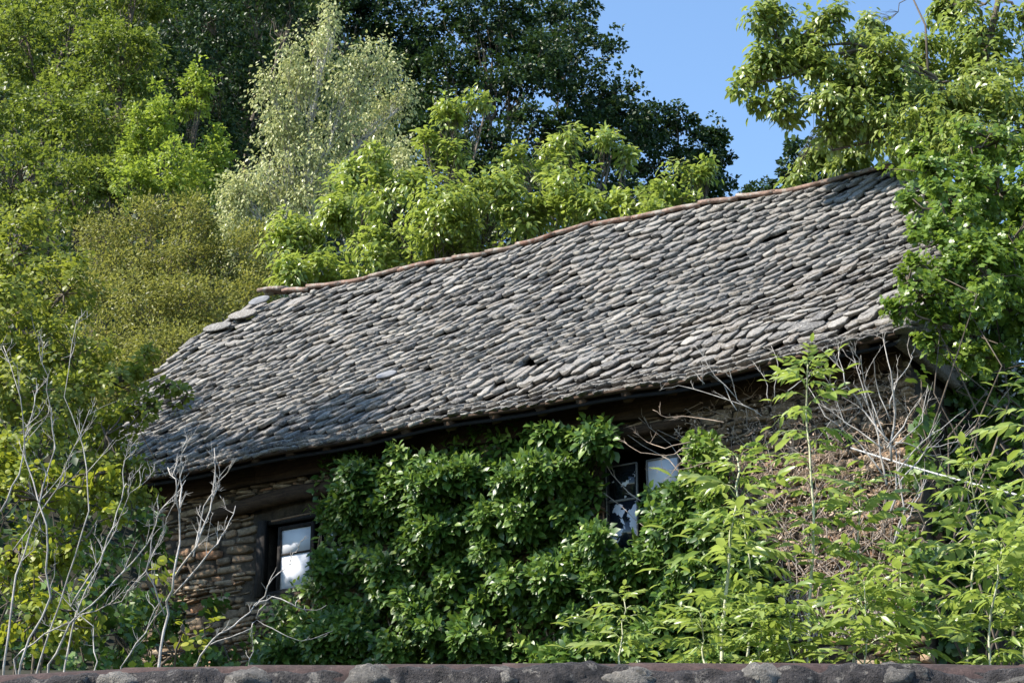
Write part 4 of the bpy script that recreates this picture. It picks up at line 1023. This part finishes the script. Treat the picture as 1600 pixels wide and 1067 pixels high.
def sapling(label, pts_px, Y, n_nodes, leafm, seed, r_px=5, start=.15, top_dense=True):
    r = random.Random(seed); pts = [at(x, y, Y + .1 * math.sin(i * 2 + seed)) for i, (x, y) in enumerate(pts_px)]
    b = Vector((pts[0].x + .05, pts[0].y + .05, ground_z(pts[0].x, pts[0].y) - .05)); t = thing('ash_sapling', label, 'sapling', b, 'ash saplings in front of the house wall')
    full = [b] + pts; fine = []
    for a, c in zip(full[:-1], full[1:]):
        for k in range(3): fine.append(a.lerp(c, k / 3) + Vector((r.gauss(0, .008), r.gauss(0, .008), 0)))
    fine.append(full[-1]); n = len(fine); r0 = r_px * .5 * mpp(Y); mb = MB(); mb.tube(fine, [r0 * (1.05 - .75 * i / n) for i in range(n)], 6); mb.build('stem', M['greenstem'], t, True)
    up0 = 3
    path = fine[up0:]; ang = r.uniform(0, 6.28)
    for k in range(n_nodes):
        f = start + (1 - start) * (k + .5) / n_nodes; q = f * (len(path) - 1); i = min(len(path) - 2, int(q)); p = path[i].lerp(path[i + 1], q - i)
        ax = (path[i + 1] - path[i]).normalized(); ang += math.pi / 2 + r.gauss(0, .35)
        cnt = 2 if f < .93 else 4
        for j in range(cnt):
            a = ang + 2 * math.pi * j / cnt + r.gauss(0, .2); out = Vector((math.cos(a), math.sin(a), 0))
            elev = r.uniform(.25, 1.25) + (.5 if f > .9 else 0); d = (out + ZZ * elev).normalized()
            up = (ZZ - d * ZZ.dot(d)).normalized(); sd = up.cross(d)
            L = leafm * r.uniform(.65, 1.1) * (1.0 if f < .85 else .75)
            o = bpy.data.objects.new('leaf', r.choice(CL)); mt = Matrix((d * L, sd * L, up * L)).transposed().to_4x4(); mt.translation = p
            o.matrix_basis = mt; link(o, t)
    return t
sapling('small ash sapling with feathery tip in the dark gap of the ivy', [(968, 1045), (970, 990), (975, 935)], 13.5, 9, .36, 11, 4)
sapling('tall ash sapling with a pale thick stem leaning right beside the bright ivy', [(1128, 1045), (1130, 960), (1138, 860), (1150, 780), (1152, 715)], 14, 17, .46, 12, 7, .05)
sapling('tallest ash sapling, its tip reaching above the eave', [(1262, 1045), (1268, 900), (1270, 800), (1262, 700), (1262, 620), (1262, 570)], 14, 21, .38, 13, 6, .05)
sapling('slim ash sapling between the thick pale stem and the tallest one', [(1165, 1045), (1180, 960), (1170, 860), (1160, 800)], 14.6, 9, .38, 14, 5, .3)
sapling('ash sapling in front of the dead creeper, right of the tallest one', [(1330, 1045), (1335, 930), (1340, 830), (1345, 765)], 14.2, 13, .42, 15, 5, .05)
sapling('ash sapling below the far end of the cable', [(1510, 1045), (1520, 900), (1525, 800), (1515, 735)], 14, 17, .46, 17, 5, .05)
sapling('ash sapling at the right edge standing high before the dark foliage', [(1640, 1045), (1630, 850), (1625, 700), (1612, 600)], 13.4, 20, .46, 18, 6, .05)
sapling('ash sapling with a forked pale stem at the front ridge', [(1548, 1045), (1545, 980), (1560, 900), (1565, 850)], 13.2, 12, .42, 19, 5, 0)
sapling('bushy ash sapling low at the middle of the lit thicket', [(1240, 1045), (1235, 980), (1225, 930)], 13.4, 11, .40, 20, 4, 0)
sapling('yellowish ash sapling at the ridge below the dead creeper', [(1350, 1045), (1355, 970), (1350, 910)], 13.2, 12, .40, 22, 4, 0)
sapling('ash sapling at the right border of the lit thicket', [(1405, 1045), (1405, 950), (1412, 860)], 13.6, 14, .42, 23, 4, 0)
sapling('low ash sapling at the foot of the thick pale stem', [(1100, 1045), (1098, 1000), (1095, 960)], 13.4, 8, .36, 25, 4, 0)
sapling('low ash sapling right of the thick pale stem', [(1185, 1045), (1190, 990), (1180, 960)], 13.5, 9, .36, 26, 4, 0)
sapling('ash sapling at the bottom right corner', [(1600, 1045), (1598, 960), (1590, 880)], 13.7, 13, .44, 27, 4, 0)

# ---------------------------------------------------------------- cable
a = on_plane(1318, 696, WOFF - .02); bq = at(1900, 838, 12.5)
cb = thing('steel_cable', 'pale twisted steel cable running from the house corner to the right', 'cable', a)
mb = MB(); A_ = [a.lerp(bq, i / 60) - Vector((0, 0, .05 * math.sin(math.pi * i / 60))) for i in range(61)]
for ph in (0, 2.1, 4.2):
    pts = []
    for i in range(241):
        f = i / 240; p = a.lerp(bq, f) - Vector((0, 0, .06 * math.sin(math.pi * f))); q = f * 150 + ph
        pts.append(p + Vector((.2, 0, .98)) * math.sin(q) * .0045 + MM * math.cos(q) * .0045)
    mb.tube(pts, .0062, 4)
mb.build('strand', M['cable'], cb, True)
mb = MB(); d = (bq - a).normalized(); mb.tube([a + MM * .1, a - MM * .04, a + d * .12], [.012, .018, .014], 7)
mb.tube([a + d * .10, a + d * .13, a + d * .16, a + d * .2], [.02, .026, .026, .016], 8); mb.build('anchor', M['frame'], cb, True)

# ---------------------------------------------------------------- front roof: ridge tiles bedded in mortar
Yf = 6.0
fr = thing('front_roof', 'near roof top of dark terracotta ridge tiles bedded in lumpy lichened mortar', 'roof', at(800, 1100, Yf) - Vector((0, 0, .2)))
jx = [-230, -30, 195, 390, 585, 785, 983, 1182, 1388, 1592, 1790]
def topy(x): return float(np.interp(x, [-100, 0, 100, 200, 390, 800, 1180, 1600, 1700], [1064, 1055, 1049, 1043, 1039, 1036, 1035, 1038, 1040]))
rad = .105
for i, (x0, x1) in enumerate(zip(jx[:-1], jx[1:])):
    V = []; F = []; m = 9; n = 12
    for k in range(m):
        f = k / (m - 1); x = x0 + (x1 - x0 + 6) * f; c = at(x, topy(x), Yf) - Vector((0, 0, rad)); rr = rad * (1 - .04 * f)
        for lay in (0, .016):
            for j in range(n):
                a = math.pi * (j / (n - 1)) ; V.append(c + Vector((0, -math.cos(a) * (rr - lay), math.sin(a) * (rr - lay) + .0)))
    for k in range(m - 1):
        for j in range(n - 1):
            a = k * 2 * n + j; F.append((a, a + 2 * n, a + 2 * n + 1, a + 1)); b = a + n; F.append((b, b + 1, b + 2 * n + 1, b + 2 * n))
    for k in (0, m - 1):
        for j in range(n - 1):
            a = k * 2 * n + j; F.append((a, a + 1, a + n + 1, a + n))
    mobj('ridge_tile', V, F, M['fgtile'], fr, smooth=True)
from mathutils import noise as mn
def lump(c, sx, sy, sz_, seed, nu=26, nv=14):
    V = []; F = []
    for j in range(nv + 1):
        for i in range(nu):
            a = 2 * math.pi * i / nu; b = math.pi * j / nv
            d = Vector((math.sin(b) * math.cos(a), math.sin(b) * math.sin(a), math.cos(b)))
            q = 1 + .22 * mn.noise(d * 1.6 + Vector((seed, 0, 0))) + .10 * mn.noise(d * 4 + Vector((0, seed, 0))) + .09 * mn.noise(d * 10 + Vector((0, 0, seed)))
            V.append(Vector(c) + Vector((d.x * sx, d.y * sy, d.z * sz_)) * q)
    for j in range(nv):
        for i in range(nu): F.append((j * nu + i, (j + 1) * nu + i, (j + 1) * nu + (i + 1) % nu, j * nu + (i + 1) % nu))
    return V, F
for i, x in enumerate(jx):
    c = at(x, topy(x) + 30, Yf)
    V, F = lump(c + Vector((0, -.045, -.018)), .098 + .014 * math.sin(i * 2.3), .105, .060 + .010 * math.sin(i * 1.9), i * 3.7)
    mobj('mortar_lump', V, F, M['fglump'], fr, smooth=True)
# mortar apron along the front foot of the tiles: one long uneven body
V = []; F = []; nx_ = 420; ny_ = 22
for i in range(nx_ + 1):
    x = -240 + 2040 * i / nx_; c = at(x, topy(x), Yf)
    for j in range(ny_ + 1):
        f = j / ny_
        hgt = mn.noise(Vector((c.x * 3.2, f * 1.6, 3))) * .024 + mn.noise(Vector((c.x * 11, f * 5, 7))) * .017 + mn.noise(Vector((c.x * 30, f * 14, 1))) * .008
        z = c.z - .021 + mn.noise(Vector((c.x * 2.3, 1, 0))) * .016 + mn.noise(Vector((c.x * 13, 5, 0))) * .009 - f * .30
        y = c.y - .098 - f * .16 - hgt * 1.5 + (.05 * (1 - f / .05) if f < .05 else 0)
        V.append((c.x, y, z + hgt * .6))
for i in range(nx_):
    for j in range(ny_): a = i * (ny_ + 1) + j; F.append((a, a + 1, a + ny_ + 2, a + ny_ + 1))
o = mobj('mortar_bed', V, F, M['fgmortar'], fr, smooth=True)
mb = MB(); cl = at(-240, 1050, Yf); cr_ = at(1800, 1050, Yf); zc = cl.z - .16
quad(mb, Vector((cl.x, Yf - .1, zc)), Vector((cl.x, Yf - 1.6, zc - 1.0)), Vector((cr_.x, Yf - 1.6, zc - 1.0)), Vector((cr_.x, Yf - .1, zc)), .06)
quad(mb, Vector((cr_.x, Yf + .1, zc)), Vector((cr_.x, Yf + 1.8, zc - 1.1)), Vector((cl.x, Yf + 1.8, zc - 1.1)), Vector((cl.x, Yf + .1, zc)), .06)
mb.box(Vector((0, Yf, (zc - .5) / 2)), (1, 0, 0), (0, 1, 0), (0, 0, 1), 3.2, .9, (zc - .9) / 2)
mb.build('roof_slope', M['fgmortar'], fr)
print('TRIS', sum(len(m.polygons) * (1 if len(m.polygons) > 20000 else 2) for m in bpy.data.meshes))
